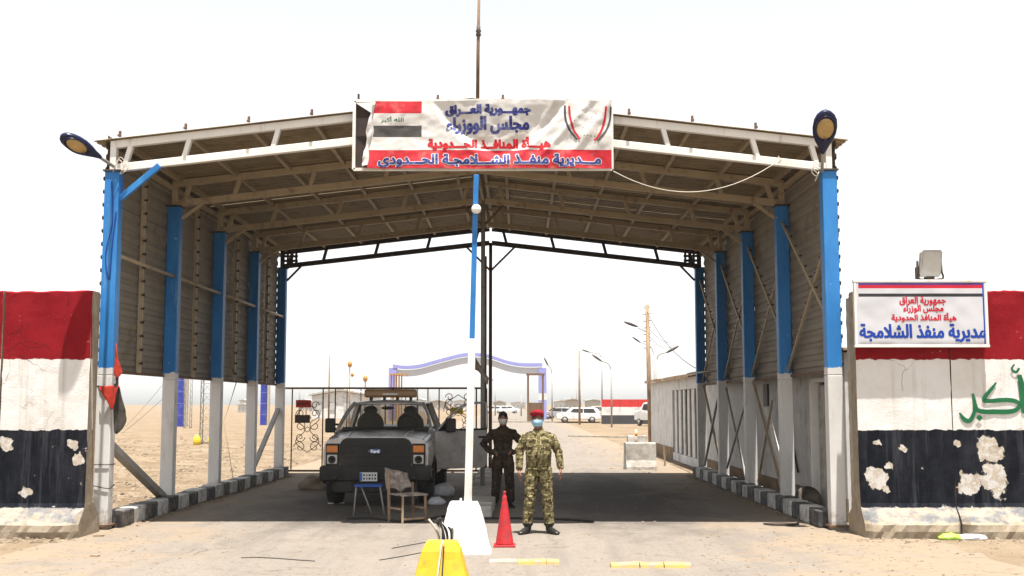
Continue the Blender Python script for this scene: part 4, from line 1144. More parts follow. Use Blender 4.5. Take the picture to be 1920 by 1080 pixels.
# ------------------------------------------------------------------ the pickup truck
def build_truck(loc):
    t = thing('pickup_truck', 'silver pickup truck with black front, roof light bar and open driver door', 'truck', loc)
    def L(mb, name, mat, parent=None, bevel=0):
        mb.v = [V(loc)+p for p in mb.v]; return mb.build(name, mat, parent or t, bevel)
    st = [(.10, [(.78,.62),(.92,.62),(.945,.80),(.945,1.00),(.92,1.12),(.84,1.205),(.55,1.245),(0,1.26)]),
          (.35, [(.78,.62),(.95,.62),(.985,.80),(.985,1.02),(.955,1.14),(.86,1.235),(.55,1.28),(0,1.295)]),
          (.90, [(.78,.60),(.95,.60),(.99,.80),(.99,1.06),(.958,1.18),(.86,1.27),(.55,1.312),(0,1.33)]),
          (1.38,[(.78,.52),(.95,.52),(.985,.80),(.985,1.08),(.955,1.22),(.86,1.30),(.55,1.335),(0,1.355)]),
          (1.46,[(.78,.48),(.95,.48),(.985,.80),(.985,1.10),(.965,1.26),(.93,1.335),(.90,1.34),(0,1.34)]),
          (3.30,[(.78,.48),(.95,.48),(.985,.80),(.985,1.10),(.965,1.26),(.93,1.335),(.90,1.34),(0,1.34)]),
          (3.34,[(.78,.52),(.95,.52),(1.0,.80),(1.0,1.10),(.99,1.26),(.97,1.37),(.94,1.38),(0,1.38)]),
          (5.60,[(.78,.52),(.95,.52),(1.0,.80),(1.0,1.10),(.99,1.26),(.97,1.37),(.94,1.38),(0,1.38)])]
    rows = []
    for y, hp in st:
        rows.append([V((x, y, z)) for x, z in hp]+[V((-x, y, z)) for x, z in reversed(hp[:-1])])
    m = MB(); m.grid(rows, closed=True); k = len(rows[0]); n = len(m.v)
    m.f += [list(range(k)), [n-k+i for i in range(k)]]; m.m += [0,0]; m.s += [False,False]
    body = L(m, 'body', MT['silver'])
    e = body.modifiers.new('edge', 'EDGE_SPLIT'); e.split_angle = math.radians(38)
    # hood creases and cowl
    for s in (-1, 1):
        L(MB().tube(smooth([(s*.50,.13,1.252),(s*.52,.6,1.312),(s*.56,1.3,1.338)],5), .012, 6), 'hood_crease', MT['silver'], body)
    L(MB().beam((-.84,1.40,1.352), (.84,1.40,1.352), .10, .02), 'cowl', MT['car_black'], body)
    for s in (-1, 1):
        L(MB().tube(smooth([(s*.842,.10,1.207),(s*.862,.35,1.237),(s*.862,.90,1.272),(s*.862,1.38,1.302)],5), .006, 6), 'hood_gap', MT['car_black'], body)
        L(MB().beam((s*.987,.20,.66), (s*.990,.52,.66), .012, .05), 'side_trim', MT['car_black'], body)
    # grille: surround and bars
    gpts = [(-.62,.70),(.62,.70),(.645,.80),(.645,1.12),(.60,1.20),(.52,1.235),(-.52,1.235),(-.60,1.20),(-.645,1.12),(-.645,.80)]
    m = MB(); m.prism(gpts, lambda u,v,w: V((u, w, v)), .04, .12); gr = L(m, 'grille', MT['grille'], None, .012)
    for z in (.80,.90,1.0,1.10):
        L(MB().beam((-.585,.035,z), (.585,.035,z), .03, .038), 'grille_bar', MT['car_black'], gr)
    for x in (-.42,-.21,.21,.42):
        L(MB().beam((x,.030,.76), (x,.030,1.16), .022, .022, (0,1,0)), 'grille_rib', MT['car_black'], gr)
    m = MB(); m.lathe([(.0001,0),(1,0),(1,.02),(.0001,.02)], 28, (0,0,0), Matrix.Rotation(PI/2,3,'X'))
    m.v = [V((p.x*.125, p.y+.02, p.z*.055+1.0)) for p in m.v]; em = L(m, 'emblem', MT['chrome'], gr)
    m = MB(); m.lathe([(.0001,0),(1,0),(1,.01),(.0001,.01)], 28, (0,0,0), Matrix.Rotation(PI/2,3,'X'))
    m.v = [V((p.x*.112, p.y+.0, p.z*.045+1.0)) for p in m.v]; L(m, 'emblem_field', MT['plate_blue'], gr)
    lettering('emblem_script', 'Ford', lambda u,v,l: V(loc)+V((u, -.014-l, v)), -.075, .075, .972, 1.03, MT['chrome'], em, .003, False)
    # lamps
    for s in (-1, 1):
        m = MB(); m.box((s*.775,.075,.935), (.235,.09,.40)); hl = L(m, 'headlight', MT['car_black'], None, .012)
        m = MB(); m.box((s*.775,.032,1.04), (.20,.03,.125)); L(m, 'turn_signal', MT['orange_lens'], hl, .012)
        m = MB(); m.box((s*.775,.030,.855), (.185,.03,.165)); L(m, 'lens', MT['clear_lens'], hl, .015)
        m = MB(); m.lathe([(.062,0),(.068,.02),(.045,.02),(.02,.005)], 18, (s*.775,.02,.855), Matrix.Rotation(PI/2,3,'X')); L(m, 'reflector', MT['car_black'], hl)
    # bumper and valance
    bp = [(-.98,.47),(.98,.47),(1.0,.55),(1.0,.70),(.97,.745),(-.97,.745),(-1.0,.70),(-1.0,.55)]
    m = MB(); m.prism(bp, lambda u,v,w: V((u, w+.10*(abs(u) > .9), v)), -.08, .14); bm_ = L(m, 'bumper', MT['car_black'], None, .02)
    m = MB(); m.box((0,.10,.37), (1.5,.10,.22)); L(m, 'valance', MT['car_black'], bm_, .02)
    for s in (-1, 1):
        m = MB(); m.lathe([(.055,0),(.055,.02),(.03,.012)], 14, (s*.70,-.08,.55), Matrix.Rotation(PI/2,3,'X')); L(m, 'fog_lamp', MT['grille'], bm_)
        m = MB(); m.tube([(s*.35,-.1,.50),(s*.35,-.16,.50),(s*.35,-.16,.44),(s*.35,-.1,.44)], .016, 6); L(m, 'tow_hook', MT['car_black'], bm_)
    m = MB(); m.box((-.10,-.105,.555), (.31,.012,.155)); pl = L(m, 'licence_plate', MT['plate_white'], None, .004)
    m = MB(); m.box((-.235,-.113,.555), (.045,.006,.14)); L(m, 'plate_band', MT['plate_blue'], pl)
    for i, (x, w) in enumerate(((-.18,.03),(-.13,.022),(-.08,.034),(-.03,.024),(.02,.03))):
        for z in (.585,.525):
            m = MB(); m.box((x,-.1135,z), (w,.004,.035)); L(m, 'plate_mark', MT['ink_dark'], pl)
    # wheels
    for y in (.98, 4.62):
        for s in (-1, 1):
            m = MB(); r3 = Matrix.Rotation(PI/2,3,'Y')
            m.lathe([(.24,-.135),(.36,-.135),(.395,-.10),(.40,0),(.395,.10),(.36,.135),(.24,.135)], 28, (s*.845,y,.40), r3); w = L(m, 'wheel', MT['rubber'])
            m = MB(); m.lathe([(.05,.10),(.10,.12),(.20,.06),(.24,.13),(.245,-.12),(.05,-.1)], 20, (s*.845,y,.40), r3 if s > 0 else Matrix.Rotation(-PI/2,3,'Y')); L(m, 'rim', MT['grey_steel'], w)
            m = MB(); m.tube([(s*.985, y+.47*math.cos(a), .40+.47*math.sin(a)) for a in [PI*i/14 for i in range(15)]], .028, 6); L(m, 'wheel_arch', MT['car_black'], body)
    # cab: pillars, roof, glass
    for s in (-1, 1):
        L(MB().tube(smooth([(s*.905,1.40,1.34),(s*.80,1.78,1.64),(s*.685,2.10,1.855)],5), [(.04,.03)]*11, 8), 'windscreen_pillar', MT['silver'])
        L(MB().beam((s*.72,3.05,1.85), (s*.91,3.27,1.33), .07, .12), 'rear_pillar', MT['silver'])
        L(MB().tube(smooth([(s*.685,2.10,1.855),(s*.72,2.55,1.875),(s*.72,3.05,1.855)],5), .03, 8), 'roof_rail', MT['silver'])
    m = MB(); rows = []
    for y, zc, ze, hw in ((2.02,1.862,1.838,.66),(2.10,1.90,1.865,.70),(2.5,1.935,1.885,.735),(2.95,1.925,1.875,.735),(3.10,1.885,1.84,.70)):
        rows.append([V((hw*a, y-.06*(1-a*a)*(y < 2.2), ze+(zc-ze)*(1-a*a))) for a in [-1+2*i/12 for i in range(13)]])
    m.grid(rows); roof = L(m, 'roof', MT['silver']); so = roof.modifiers.new('solid','SOLIDIFY'); so.thickness = .03
    m = MB(); rows = []
    for i in range(9):
        f = i/8; y = 1.42+(2.04-1.42)*f; z = 1.345+(1.845-1.345)*f; hw = .89+(.665-.89)*f
        rows.append([V((hw*a, y-.10*(1-a*a), z)) for a in [-1+2*k/12 for k in range(13)]])
    m.grid(rows); L(m, 'windscreen', MT['windshield'])
    m = MB(); m.tube(smooth([(.0,1.325,1.37),(.3,1.335,1.39),(.62,1.37,1.40)],4), .008, 5); m.tube(smooth([(-.5,1.345,1.37),(-.2,1.33,1.385),(.1,1.325,1.40)],4), .008, 5); L(m, 'wiper', MT['car_black'])
    m = MB(); m.add([(-.86,3.26,1.36),(.86,3.26,1.36),(.70,3.06,1.83),(-.70,3.06,1.83)], [(0,1,2,3)]); L(m, 'rear_window', MT['windshield'])
    m = MB(); m.add([(-.93,1.55,1.345),(-.925,3.2,1.345),(-.735,3.02,1.84),(-.71,2.14,1.84)], [(0,1,2,3)]); L(m, 'side_window', MT['windshield'])
    # inside
    m = MB(); m.box((0,1.62,1.37), (1.66,.36,.06)); L(m, 'dashboard', MT['seat_cloth'], None, .03)
    for s in (-1, 1):
        m = MB(); m.ell((s*.40,2.42,1.44), (.27,.10,.26), 16, 10); se = L(m, 'seat', MT['seat_cloth'])
        m = MB(); m.ell((s*.40,2.44,1.72), (.14,.06,.09), 14, 8); L(m, 'headrest', MT['seat_cloth'], se)
    m = MB(); m.tube([(.40+.19*math.cos(a), 1.86-.07*math.sin(a), 1.44+.17*math.sin(a)) for a in [2*PI*i/24 for i in range(25)]], .016, 6, caps=False); L(m, 'steering_wheel', MT['car_black'])
    m = MB(); m.ell((0,1.93,1.765), (.13,.02,.035), 14, 8); L(m, 'inner_mirror', MT['car_black'])
    # far side mirror and its arm
    m = MB(); m.box((-1.045,1.42,1.435), (.19,.10,.275)); mi = L(m, 'side_mirror', MT['car_black'], None, .03)
    L(MB().tube([(-.90,1.55,1.36),(-1.0,1.48,1.37)], .022, 6), 'mirror_arm', MT['car_black'], mi); L(MB().tube([(-.86,1.62,1.44),(-1.0,1.48,1.46)], .020, 6), 'mirror_arm', MT['car_black'], mi)
    # open driver door, hinged at its front edge
    th = math.radians(57); hx, hy = .975, 1.47
    def D(a, z, o=0): return V((hx+a*math.sin(th)+o*math.cos(th), hy+a*math.cos(th)-o*math.sin(th), z))
    m = MB(); m.prism([(0,.60),(1.10,.60),(1.15,.68),(1.17,1.0),(1.15,1.345),(0,1.33)], lambda u,v,w: D(u, v, w-.03*((v-1.0)/.4)**2), -.06, .03); dr = L(m, 'door', MT['silver'], None, .012)
    fr_ = [D(.02,1.33),D(.16,1.46),D(.36,1.64),D(.56,1.79),D(.70,1.845),D(.95,1.868),D(1.10,1.855),D(1.145,1.80),D(1.15,1.36)]
    L(MB().tube(smooth(fr_,4), .022, 8), 'window_frame', MT['silver'], dr)
    L(MB().beam(D(.0,1.345,.004), D(1.15,1.355,.004), .03, .03), 'belt_trim', MT['car_black'], dr)
    m = MB(); m.prism([(.03,1.34),(.28,1.34),(.28,1.55)], lambda u,v,w: D(u,v,w), -.01, .01); L(m, 'mirror_sail', MT['car_black'], dr)
    m = MB(); m.box(D(.26,1.435,.13), (.20,.11,.27)); dm = L(m, 'side_mirror', MT['car_black'], dr, .03)
    m = MB(); m.box(D(1.02,1.20,.035), (.14,.03,.035), Matrix.Rotation(-th+PI/2,3,'Z')); L(m, 'door_handle', MT['car_black'], dr)
    # light bar
    m = MB(); m.box((0,2.48,2.055), (1.06,.24,.165)); lb = L(m, 'light_bar', paint('light_bar_cover', (.30,.17,.07), .3, var=.2, spec=.5), None, .045)
    m = MB(); m.box((0,2.352,2.04), (.30,.02,.03)); L(m, 'bar_lens', MT['clear_lens'], lb)
    for x in (-.40,-.13,.13,.40):
        m = MB(); m.box((x,2.48,1.955), (.05,.12,.08)); L(m, 'bar_foot', MT['car_black'], lb)
    m = MB(); m.lathe([(.03,0),(.03,.05),(.015,.07)], 10, (.04,2.46,2.095)); L(m, 'beacon', MT['car_black'], lb)
    return t
build_truck((-2.575, 20.80, 0))

# ------------------------------------------------------------------ scrolled steel gate behind the truck
YG = 30.55
gx0, gx1 = at(531, 800, YG).x, at(912, 800, YG).x
gate = thing('swing_gate', 'brown steel swing gate with scrollwork panels closed behind the truck', 'gate', ((gx0+gx1)/2, YG, 0))
gm = MT['rust_steel']; zg0, zg1 = .10, 2.26
for z in (zg0, zg1): MB().beam((gx0,YG,z), (gx1,YG,z), .045, .05).build('rail', gm, gate)
gpx = [(531,.055),(547,.03),(605,.03),(628,.03),(650,.022),(676,.022),(698,.03),(722,.03),(736,.022),(760,.022),(782,.03),(802,.03),(823,.03),(893,.04),(912,.045)]
for px_, w in gpx:
    x = at(px_, 800, YG).x; MB().beam((x,YG,zg0), (x,YG,zg1), w, w, (0,1,0)).build('bar', gm, gate)
def spiral(c, r0, r1, a0, turns, n=22):
    return [V((c[0]+(r0+(r1-r0)*i/n)*math.cos(a0+turns*2*PI*i/n), YG, c[1]+(r0+(r1-r0)*i/n)*math.sin(a0+turns*2*PI*i/n))) for i in range(n+1)]
def scroll_panel(xa, xb, za, zbt, lo=True):
    cx = (xa+xb)/2; h = zbt-za; w = (xb-xa)/2
    for s in (-1, 1):
        for (cz, r_, a0, tu) in ((.12,.16,0,1.2),(.30,.13,PI,1.3),(.52,.15,PI*.5,1.2),(.74,.14,PI*1.5,1.2),(.90,.11,0,1.1)):
            p = spiral((cx+s*w*.5, za+h*cz), r_, .03, a0 if s > 0 else PI-a0, tu if s > 0 else -tu)
            MB().tube(p, .011, 5).build('scroll', gm, gate)
        MB().tube(smooth([(cx, YG, za+h*.02),(cx+s*w*.8, YG, za+h*.22),(cx+s*w*.15, YG, za+h*.45),(cx+s*w*.8, YG, za+h*.66),(cx, YG, za+h*.97)],6), .011, 5).build('scroll', gm, gate)
        for cz in (.4,.62):
            MB().tube(smooth([(cx, YG, za+h*cz),(cx+s*w*.22, YG, za+h*(cz+.05)),(cx, YG, za+h*(cz+.1))],4), .009, 5).build('scroll', gm, gate)
x5, x6 = at(549,800,YG).x, at(604,800,YG).x
scroll_panel(x5, x6, .55, 1.95)
x7, x8 = at(826,800,YG).x, at(892,800,YG).x
scroll_panel(x7, x8, 1.15, 2.12)
MB().beam((x7,YG,1.12), (x8,YG,1.12), .03, .03).build('bar', gm, gate)
for nm, mt, pa, pb, lab in (('red_plate','red_plate',(555,750),(583,764),None),('dark_plate','dark_steel',(553,778),(581,793),None),('yellow_plate','yellow_plate',(845,764),(868,776),None)):
    a, b = at(*pa, YG-.04), at(*pb, YG-.04)
    m = MB(); m.box(((a.x+b.x)/2, YG-.04, (a.z+b.z)/2), (b.x-a.x, .02, a.z-b.z)); pt = m.build(nm, MT[mt], gate)
for i in range(5):
    a = at(559+4.6*i, 757, YG-.055); m = MB(); m.box(a, (.035,.008,.07)); m.build('plate_mark', MT['dark_steel'], gate)

# ------------------------------------------------------------------ low white building along the right side
XB = 5.15
bld = thing('roadside_building', 'long low white building with stained plaster and rusty tin roof beside the right lane', 'building', (XB+1.6, 31, 0))
yA, yB, HB = 18.3, 45.2, 2.66
def wall_piece(y0, y1, z0, z1, name='wall', mat=None, dx=0.0, th=.16):
    m = MB(); m.box((XB+th/2+dx, (y0+y1)/2, (z0+z1)/2), (th, y1-y0, z1-z0)); return m.build(name, mat or MT['bg_white'], bld)
door_y, win_y = (19.25, 20.30), (23.75, 24.45)
wall_piece(yA, door_y[0], 0, HB); wall_piece(door_y[0], door_y[1], 2.25, HB)
wall_piece(door_y[1], win_y[0], 0, HB); wall_piece(win_y[0], win_y[1], 0, 1.80); wall_piece(win_y[0], win_y[1], 2.26, HB)
wall_piece(win_y[1], 33.2, 0, HB)
sh = (33.2, 38.9)
wall_piece(sh[0], sh[1], 2.30, HB); wall_piece(sh[0], sh[1], 0, .25); wall_piece(sh[1], yB, 0, HB)
wall_piece(yA, door_y[0], .0, .36, 'skirting', MT['brown_band'], -.012, .02)
wall_piece(door_y[1], 33.2, .0, .36, 'skirting', MT['brown_band'], -.012, .02); wall_piece(sh[1], yB, .0, .40, 'skirting', MT['brown_band'], -.012, .02)
m = MB(); m.box((XB+1.7, yA+.08, HB/2), (3.05, .16, HB)); m.build('end_wall', MT['bg_white'], bld)
m = MB(); m.box((XB+1.7, yB-.08, HB/2), (3.05, .16, HB)); m.build('end_wall', MT['bg_white'], bld)
m = MB(); m.box((XB+3.3, (yA+yB)/2, HB/2), (.16, yB-yA, HB)); m.build('back_wall', MT['bg_white'], bld)
# door: frame, leaf slightly recessed
dr = MB(); dr.box((XB+.09, (door_y[0]+door_y[1])/2, 1.1), (.05, .86, 2.14)); dd = dr.build('door', MT['pale_concrete'], bld)
for y in door_y: MB().box((XB+.03, y, 1.12), (.16, .07, 2.26)).build('door_frame', MT['white_paint'], dd)
MB().box((XB+.03, sum(door_y)/2, 2.25), (.16, 1.12, .07)).build('door_frame', MT['white_paint'], dd)
MB().box((XB+.05, door_y[0]+.35, 1.12), (.02, .03, 2.0)).build('door_gap', MT['dark_steel'], dd)
m = MB(); m.box((XB+.12, sum(win_y)/2, 2.03), (.03, .70, .46)); wd = m.build('window', MT['dark_steel'], bld)
for y in win_y: MB().box((XB+.05, y, 2.03), (.12, .05, .46)).build('window_frame', MT['white_paint'], wd)
for i in range(3): MB().box((XB+.06, win_y[0]+.17*(i+1), 2.03), (.02,.02,.46)).build('window_bar', MT['dark_steel'], wd)
# white shutter boards with dark gaps
m = MB(); m.box((XB+.45, sum(sh)/2, 1.28), (.05, sh[1]-sh[0], 2.06)); m.build('shutter_recess', MT['board'], bld)
for i in range(6):
    y = sh[0]+.40+i*.95
    m = MB(); m.box((XB+.06, y, 1.275), (.05, R.uniform(.38,.62), 2.04), Matrix.Rotation(R.uniform(-.01,.01),3,'X')); m.build('shutter_board', MT['bg_white'], bld, .006)
# roof: tin sheets with rusty turned-down edge
for i in range(14):
    y = yA-.1+i*(yB-yA+.2)/14; w = (yB-yA+.2)/14
    m = MB(); zz = HB+.03+R.uniform(-.015,.02)
    m.prism([(XB-.22,0),(XB+3.5,.05),(XB+3.5,.085),(XB-.22,.04)], lambda u,v,k: V((u, k, zz+v)), y, y+w-.01); rs = m.build('roof_sheet', MT['rust_tin'], bld)
    m = MB(); m.box((XB-.225, y+w/2-.005, zz-.02+R.uniform(-.02,.02)), (.015, w-.02, .09)); m.build('roof_lip', MT['rust_tin'], bld)
m = MB(); m.tube([(XB-.03, 22.3, 1.8),(XB-.03, 21.4, .6)], .02, 6); m.build('drain_pipe', MT['dark_steel'], bld)
# concrete barrier and marker post beyond the canopy
def jersey(label, c, w, h, rz=0, mat='pale_concrete', ln=.55):
    t = thing('jersey_barrier', label, 'barrier', c, None, rz)
    pr = [(-.5,0),(-.49,.10),(-.34,.34),(-.30,.95),(-.27,1),(.27,1),(.30,.95),(.34,.34),(.49,.10),(.5,0)]
    m = MB(); rows = []
    n = 10
    for i in range(n+1):
        u = -w/2+w*i/n
        rows.append([V((u+.012*noise.noise((u*7,z*5,1)), a*ln+.012*noise.noise((u*5, z*6, a*3)), z*h+.01*noise.noise((u*6,a*5,3)) if z > 0 else 0)) for a, z in pr])
    m.grid(rows, smooth=False); k = len(pr); N = len(m.v)
    m.f += [list(range(k)), [N-k+i for i in range(k)]]; m.m += [0,0]; m.s += [False,False]
    loc_build(m, 'block', MT[mat], t); return t
jc = gnd(1200, 880); jersey('grey and white concrete barrier on the far side of the canopy by the building', jc, .86, .76, .08)
jc2 = gnd(1196, 842); jersey('second smaller concrete barrier with a marker post behind the first', jc2+V((0,.3,0)), .8, .55, .1)
mp = gnd(1193, 846); t = thing('marker_post', 'thin pale marker post by the concrete barriers', 'post', mp)
MB().tube([mp, mp+V((0,0,.85))], .05, 8).build('post', MT['far_tan'], t)
MB().tube([mp+V((0,0,.60)), mp+V((0,0,.72))], .053, 8).build('band', MT['orange_lens'], t)
mp = gnd(1247, 874); t = thing('stake', 'wooden stake leaning at the building foot', 'stake', mp)
MB().beam(mp, mp+V((-.03,0,.62)), .05, .05).build('stake', MT['wood'], t)

# ------------------------------------------------------------------ things far behind the gate
def pole(name, label, cat, px, py_top, Y, r, mat, group=None, lean=0.0):
    p = at(px, py_top, Y); t = thing(name, label, cat, (p.x, Y, 0), group)
    MB().tube([(p.x-lean, Y, -.05), (p.x, Y, p.z)], [r, r*.7], 8).build('pole', MT[mat], t)
    return t, p
def cobra(px, py_top, Y, arms, label):
    t, p = pole('street_lamp', label, 'street lamp', px, py_top, Y, .075, 'grey_steel', 'street lamps along the road beyond the gate')
    for (ax, ay) in arms:
        e = at(ax, ay, Y)
        MB().tube(smooth([p-V((0,0,.2)), p+V(((e.x-p.x)*.25, 0, (e.z-p.z)*.55)), e], 5), .045, 6).build('arm', MT['grey_steel'], t)
        d = (e-p).normalized(); m = MB(); m.ell(e+d*.35, (.5,.14,.09), 12, 8, Matrix.Rotation(-math.atan2(d.z, d.x),3,'Y')); m.build('lamp_head', MT['dark_steel'], t)
cobra(1146, 690, 92, [(1126,676)], 'single-arm street lamp between the flag-painted wall and the parked estate car')
cobra(1035, 700, 118, [(1027,684)], 'short street lamp beside the blue arch post')
cobra(1230, 672, 75, [(1252,660)], 'street lamp rising behind the low building roof')
cobra(1128, 668, 128, [(1104,660)], 'tall double street lamp behind the single-arm lamp')
cobra(1226, 660, 110, [(1199,641)], 'faint far street lamp behind the wooden pole')
# wooden power pole with a lamp arm and steps
t, p = pole('power_pole', 'wooden power pole with steps and a lamp arm behind the low building', 'pole', 1213, 571, 48, .11, 'wood', lean=-.10)
for i in range(7): MB().tube([(p.x-.16, 48, p.z-.15-.28*i), (p.x+.16, 48, p.z-.10-.28*i)], .018, 5).build('step', MT['dark_steel'], t)
e = at(1196, 614, 48); MB().tube([V((p.x, 48, e.z-.2)), e], .025, 6).build('lamp_arm', MT['grey_steel'], t)
m = MB(); m.ell(at(1183,608,48), (.32,.09,.06), 12, 8, Matrix.Rotation(.35,3,'Y')); m.build('lamp_head', MT['dark_steel'], t)
m = MB(); m.tube(sag(V((p.x, 48, p.z-.3)), V((XR+.0, FY[4], 2.7)), .35), .012, 5)
tag(m.build('wire', MT['cable']), 'wire sagging from the wooden power pole down to the rear canopy column', 'wire')
m = MB(); m.tube(sag(V((p.x, 48, p.z-.9)), at(1262,640,70), .3), .012, 5); m.tube(sag(V((p.x, 48, p.z-1.2)), at(1258,650,70), .3), .012, 5)
tag(m.build('wire', MT['cable']), 'pair of thin wires leaving the wooden power pole for the far lamps', 'wire')
for (px_, py_, Y, r_, mt, lab) in ((1086,657,105,.11,'wood','bare wooden pole behind the parked estate car'), (618,665,95,.08,'wood','thin bare pole left of the truck roof'), (1128,640,150,.10,'lattice','slim far mast behind the street lamps')):
    pole('pole', lab, 'pole', px_, py_, Y, r_, mt)
for (px_, py_, lab) in ((656,683,'thin lamp pole with one ball light left of the truck light bar'), (685,710,'short lamp pole close beside the truck light bar')):
    t, p = pole('lamp_pole', lab, 'pole', px_, py_, 110, .06, 'far_orange')
    m = MB(); m.ell(p, (.22,.22,.32), 10, 8); m.build('lamp', MT['far_orange'], t)
    m = MB(); m.ell(p-V((-.25,0,1.0)), (.16,.16,.2), 10, 8); m.build('side_lamp', MT['far_orange'], t)

# blue wavy arch over the road, far off
YA = 140
ar = thing('road_arch', 'blue arched gateway with a wavy top far down the road', 'arch', (at(875,790,YA).x, YA, 0))
xa, xb = at(737,690,YA).x, at(1017,690,YA).x; za_, zt_ = at(737,690,YA).z, at(880,664,YA).z
for x in (xa, xb):
    m = MB(); m.box((x, YA, za_/2), (.95, .9, za_)); cpost = m.build('post', MT['arch_blue'], ar)
    m = MB(); m.box((x, YA, za_*.44), (.97, .92, .8)); m.build('post_band', MT['bg_white'], cpost)
top = [(737,686),(760,689),(790,686),(830,675),(875,665),(915,668),(950,679),(980,684),(1017,684)]
tp_ = smooth([at(x, y, YA) for x, y in top], 5); m = MB()
m.grid([[q+V((0,-.5,.20)) for q in tp_], [q+V((0,-.5,-.20)) for q in tp_], [q+V((0,.5,-.20)) for q in tp_], [q+V((0,.5,.20)) for q in tp_], [q+V((0,-.5,.20)) for q in tp_]], smooth=False)
m.build('fascia', MT['arch_blue'], ar)
m = MB(); fasc = [q for q in tp_ if True]
m.grid([[q+V((0,0,-.32)) for q in fasc], [V((q.x, YA, q.z-1.1)) for q in fasc]], smooth=False); so = m.build('arch_panel', MT['sign_white'], ar); s_ = so.modifiers.new('solid','SOLIDIFY'); s_.thickness = .3
# dark gate frame inside the right arch post, ochre kiosk inside the left one
c = at(1004, 735, 125); t = thing('kiosk', 'brown framed booth beside the right post of the blue arch', 'kiosk', (c.x, 125, 0))
w2 = .8
for x in (-w2, w2): MB().beam((c.x+x,125,0), (c.x+x,125,c.z+1.9), .22, .22, (0,1,0)).build('frame_post', MT['rust_steel'], t)
MB().beam((c.x-w2-.2,125,c.z+1.9), (c.x+w2+.2,125,c.z+1.9), .3, .22).build('roof', MT['rust_steel'], t)
m = MB(); m.box((c.x, 125.3, 1.0), (1.5, .3, 2.0)); m.build('lower_wall', MT['rust_steel'], t)
c = at(743, 735, 125); t = thing('guard_tower', 'small ochre watch booth with upright slats under the left side of the blue arch', 'tower', (c.x, 125, 0))
for i in range(5): MB().beam((c.x-.55+.28*i,125,0), (c.x-.55+.28*i,125,at(743,703,125).z), .13, .2, (0,1,0)).build('slat', MT['far_orange'], t)
MB().box((c.x+.25,125,at(743,702,125).z), (1.9,1.2,.16)).build('roof', MT['far_orange'], t)
# two tall blue lattice-sided columns on the waste ground
for (px_, py_, w_, lab) in ((337,800,.62,'tall blue panelled column near the lattice mast'), (494,797,.52,'tall blue panelled column standing alone by the gate')):
    g0 = gnd(px_, py_); t = thing('blue_column', lab, 'column', g0, 'blue columns on the waste ground')
    for i in range(6):
        m = MB(); m.box((g0.x, g0.y, .95*i+.47), (w_, .5, .93)); m.build('panel', MT['deep_blue'], t)
    for i in range(6):
        m = MB(); m.box((g0.x, g0.y-.01, .95*i+.945), (w_+.02, .5, .03)); m.build('joint_strip', MT['arch_blue'], t)
    m = MB(); m.box((g0.x+w_*.75, g0.y+.1, 2.8), (w_*.35, .4, 5.6)); m.build('rear_strip', MT['far_tan'], t)
# lattice masts
def lattice(label, px, py, w, H, mt):
    g0 = gnd(px, py); t = thing('lattice_mast', label, 'mast', g0, 'lattice masts on the waste ground')
    cs = [(-w/2,-w/2),(w/2,-w/2),(w/2,w/2),(-w/2,w/2)]
    for a, b in cs: MB().tube([g0+V((a,b,-.1)), g0+V((a,b,H))], .022, 5).build('leg', MT[mt], t)
    n = int(H/.45)
    for i in range(n):
        m = MB()
        for k in range(4):
            a, b = cs[k], cs[(k+1)%4]; z0, z1 = H*i/n, H*(i+1)/n
            m.tube([g0+V((*a,z0)), g0+V((*b,z1))], .012, 4)
            m.tube([g0+V((*a,z1)), g0+V((*b,z1))], .010, 4)
        m.build('lacing', MT[mt], t)
    return t
lattice('grey lattice mast with yellow plates at its foot on the waste ground', 386, 834, .45, 6.5, 'lattice')
lattice('thin grey lattice mast behind the blue panelled column', 351, 803, .5, 6.0, 'lattice')
yp = gnd(386, 836)
for i in range(2):
    lump('barrel', ('dented yellow drum left of the lattice mast foot', 'dented yellow drum right of the lattice mast foot')[i], 'drum', (yp.x+(-.35,.28,-.05,.5)[i], yp.y-(.2,.15,.5,.4)[i], gz(yp.x,yp.y)-.05), (.17,.17,.30), MT['yellow_plate'], 30+i, 12, 8, .10)['group'] = 'yellow drums by the lattice mast'
m = MB(); m.tube(sag(gnd(386,834)+V((0,0,5.5)), gnd(235,800), .25), .012, 4); m.tube(sag(gnd(386,834)+V((0,0,4.2)), gnd(225,815), .2), .012, 4); m.tube(sag(V((XL,FY[3]-1.5,HC)), gnd(419,790), .1), .010, 4)
tag(m.build('guy_wire', MT['cable']), 'guy wires running from the lattice mast down to the sand', 'wire')
# far hall with a shallow roof, and small far buildings on the horizon
def hall(name, label, px0, px1, py_eave, py_ridge, Y, wallm, windows=0, depth=14):
    a, b = at(px0, py_eave, Y), at(px1, py_eave, Y); zr_ = at(px0, py_ridge, Y).z; cx = (a.x+b.x)/2
    t = thing(name, label, 'building', (cx, Y, 0))
    m = MB(); m.prism([(a.x,-.2),(b.x,-.2),(b.x,a.z),(cx,zr_),(a.x,a.z)], lambda u,v,w: V((u,w,v)), Y, Y+depth); m.build('wall', MT[wallm], t)
    m = MB(); m.prism([(a.x-.4,a.z),(cx,zr_+.05),(b.x+.4,b.z),(b.x+.4,b.z+.2),(cx,zr_+.3),(a.x-.4,a.z+.2)], lambda u,v,w: V((u,w,v)), Y-.4, Y+depth); m.build('roof', MT['pale_concrete'], t)
    for i in range(windows):
        x = a.x+(b.x-a.x)*(i+.5)/windows; w = (b.x-a.x)/windows*.4
        m = MB(); m.box((x, Y-.05, a.z*.55), (w, .12, a.z*.35)); m.build('window', MT['glass_dull'], t)
    return t
hall('far_hall', 'pale hall with a shallow pitched roof behind the gate left of the truck', 585, 690, 742, 733, 150, 'bg_white', 4)
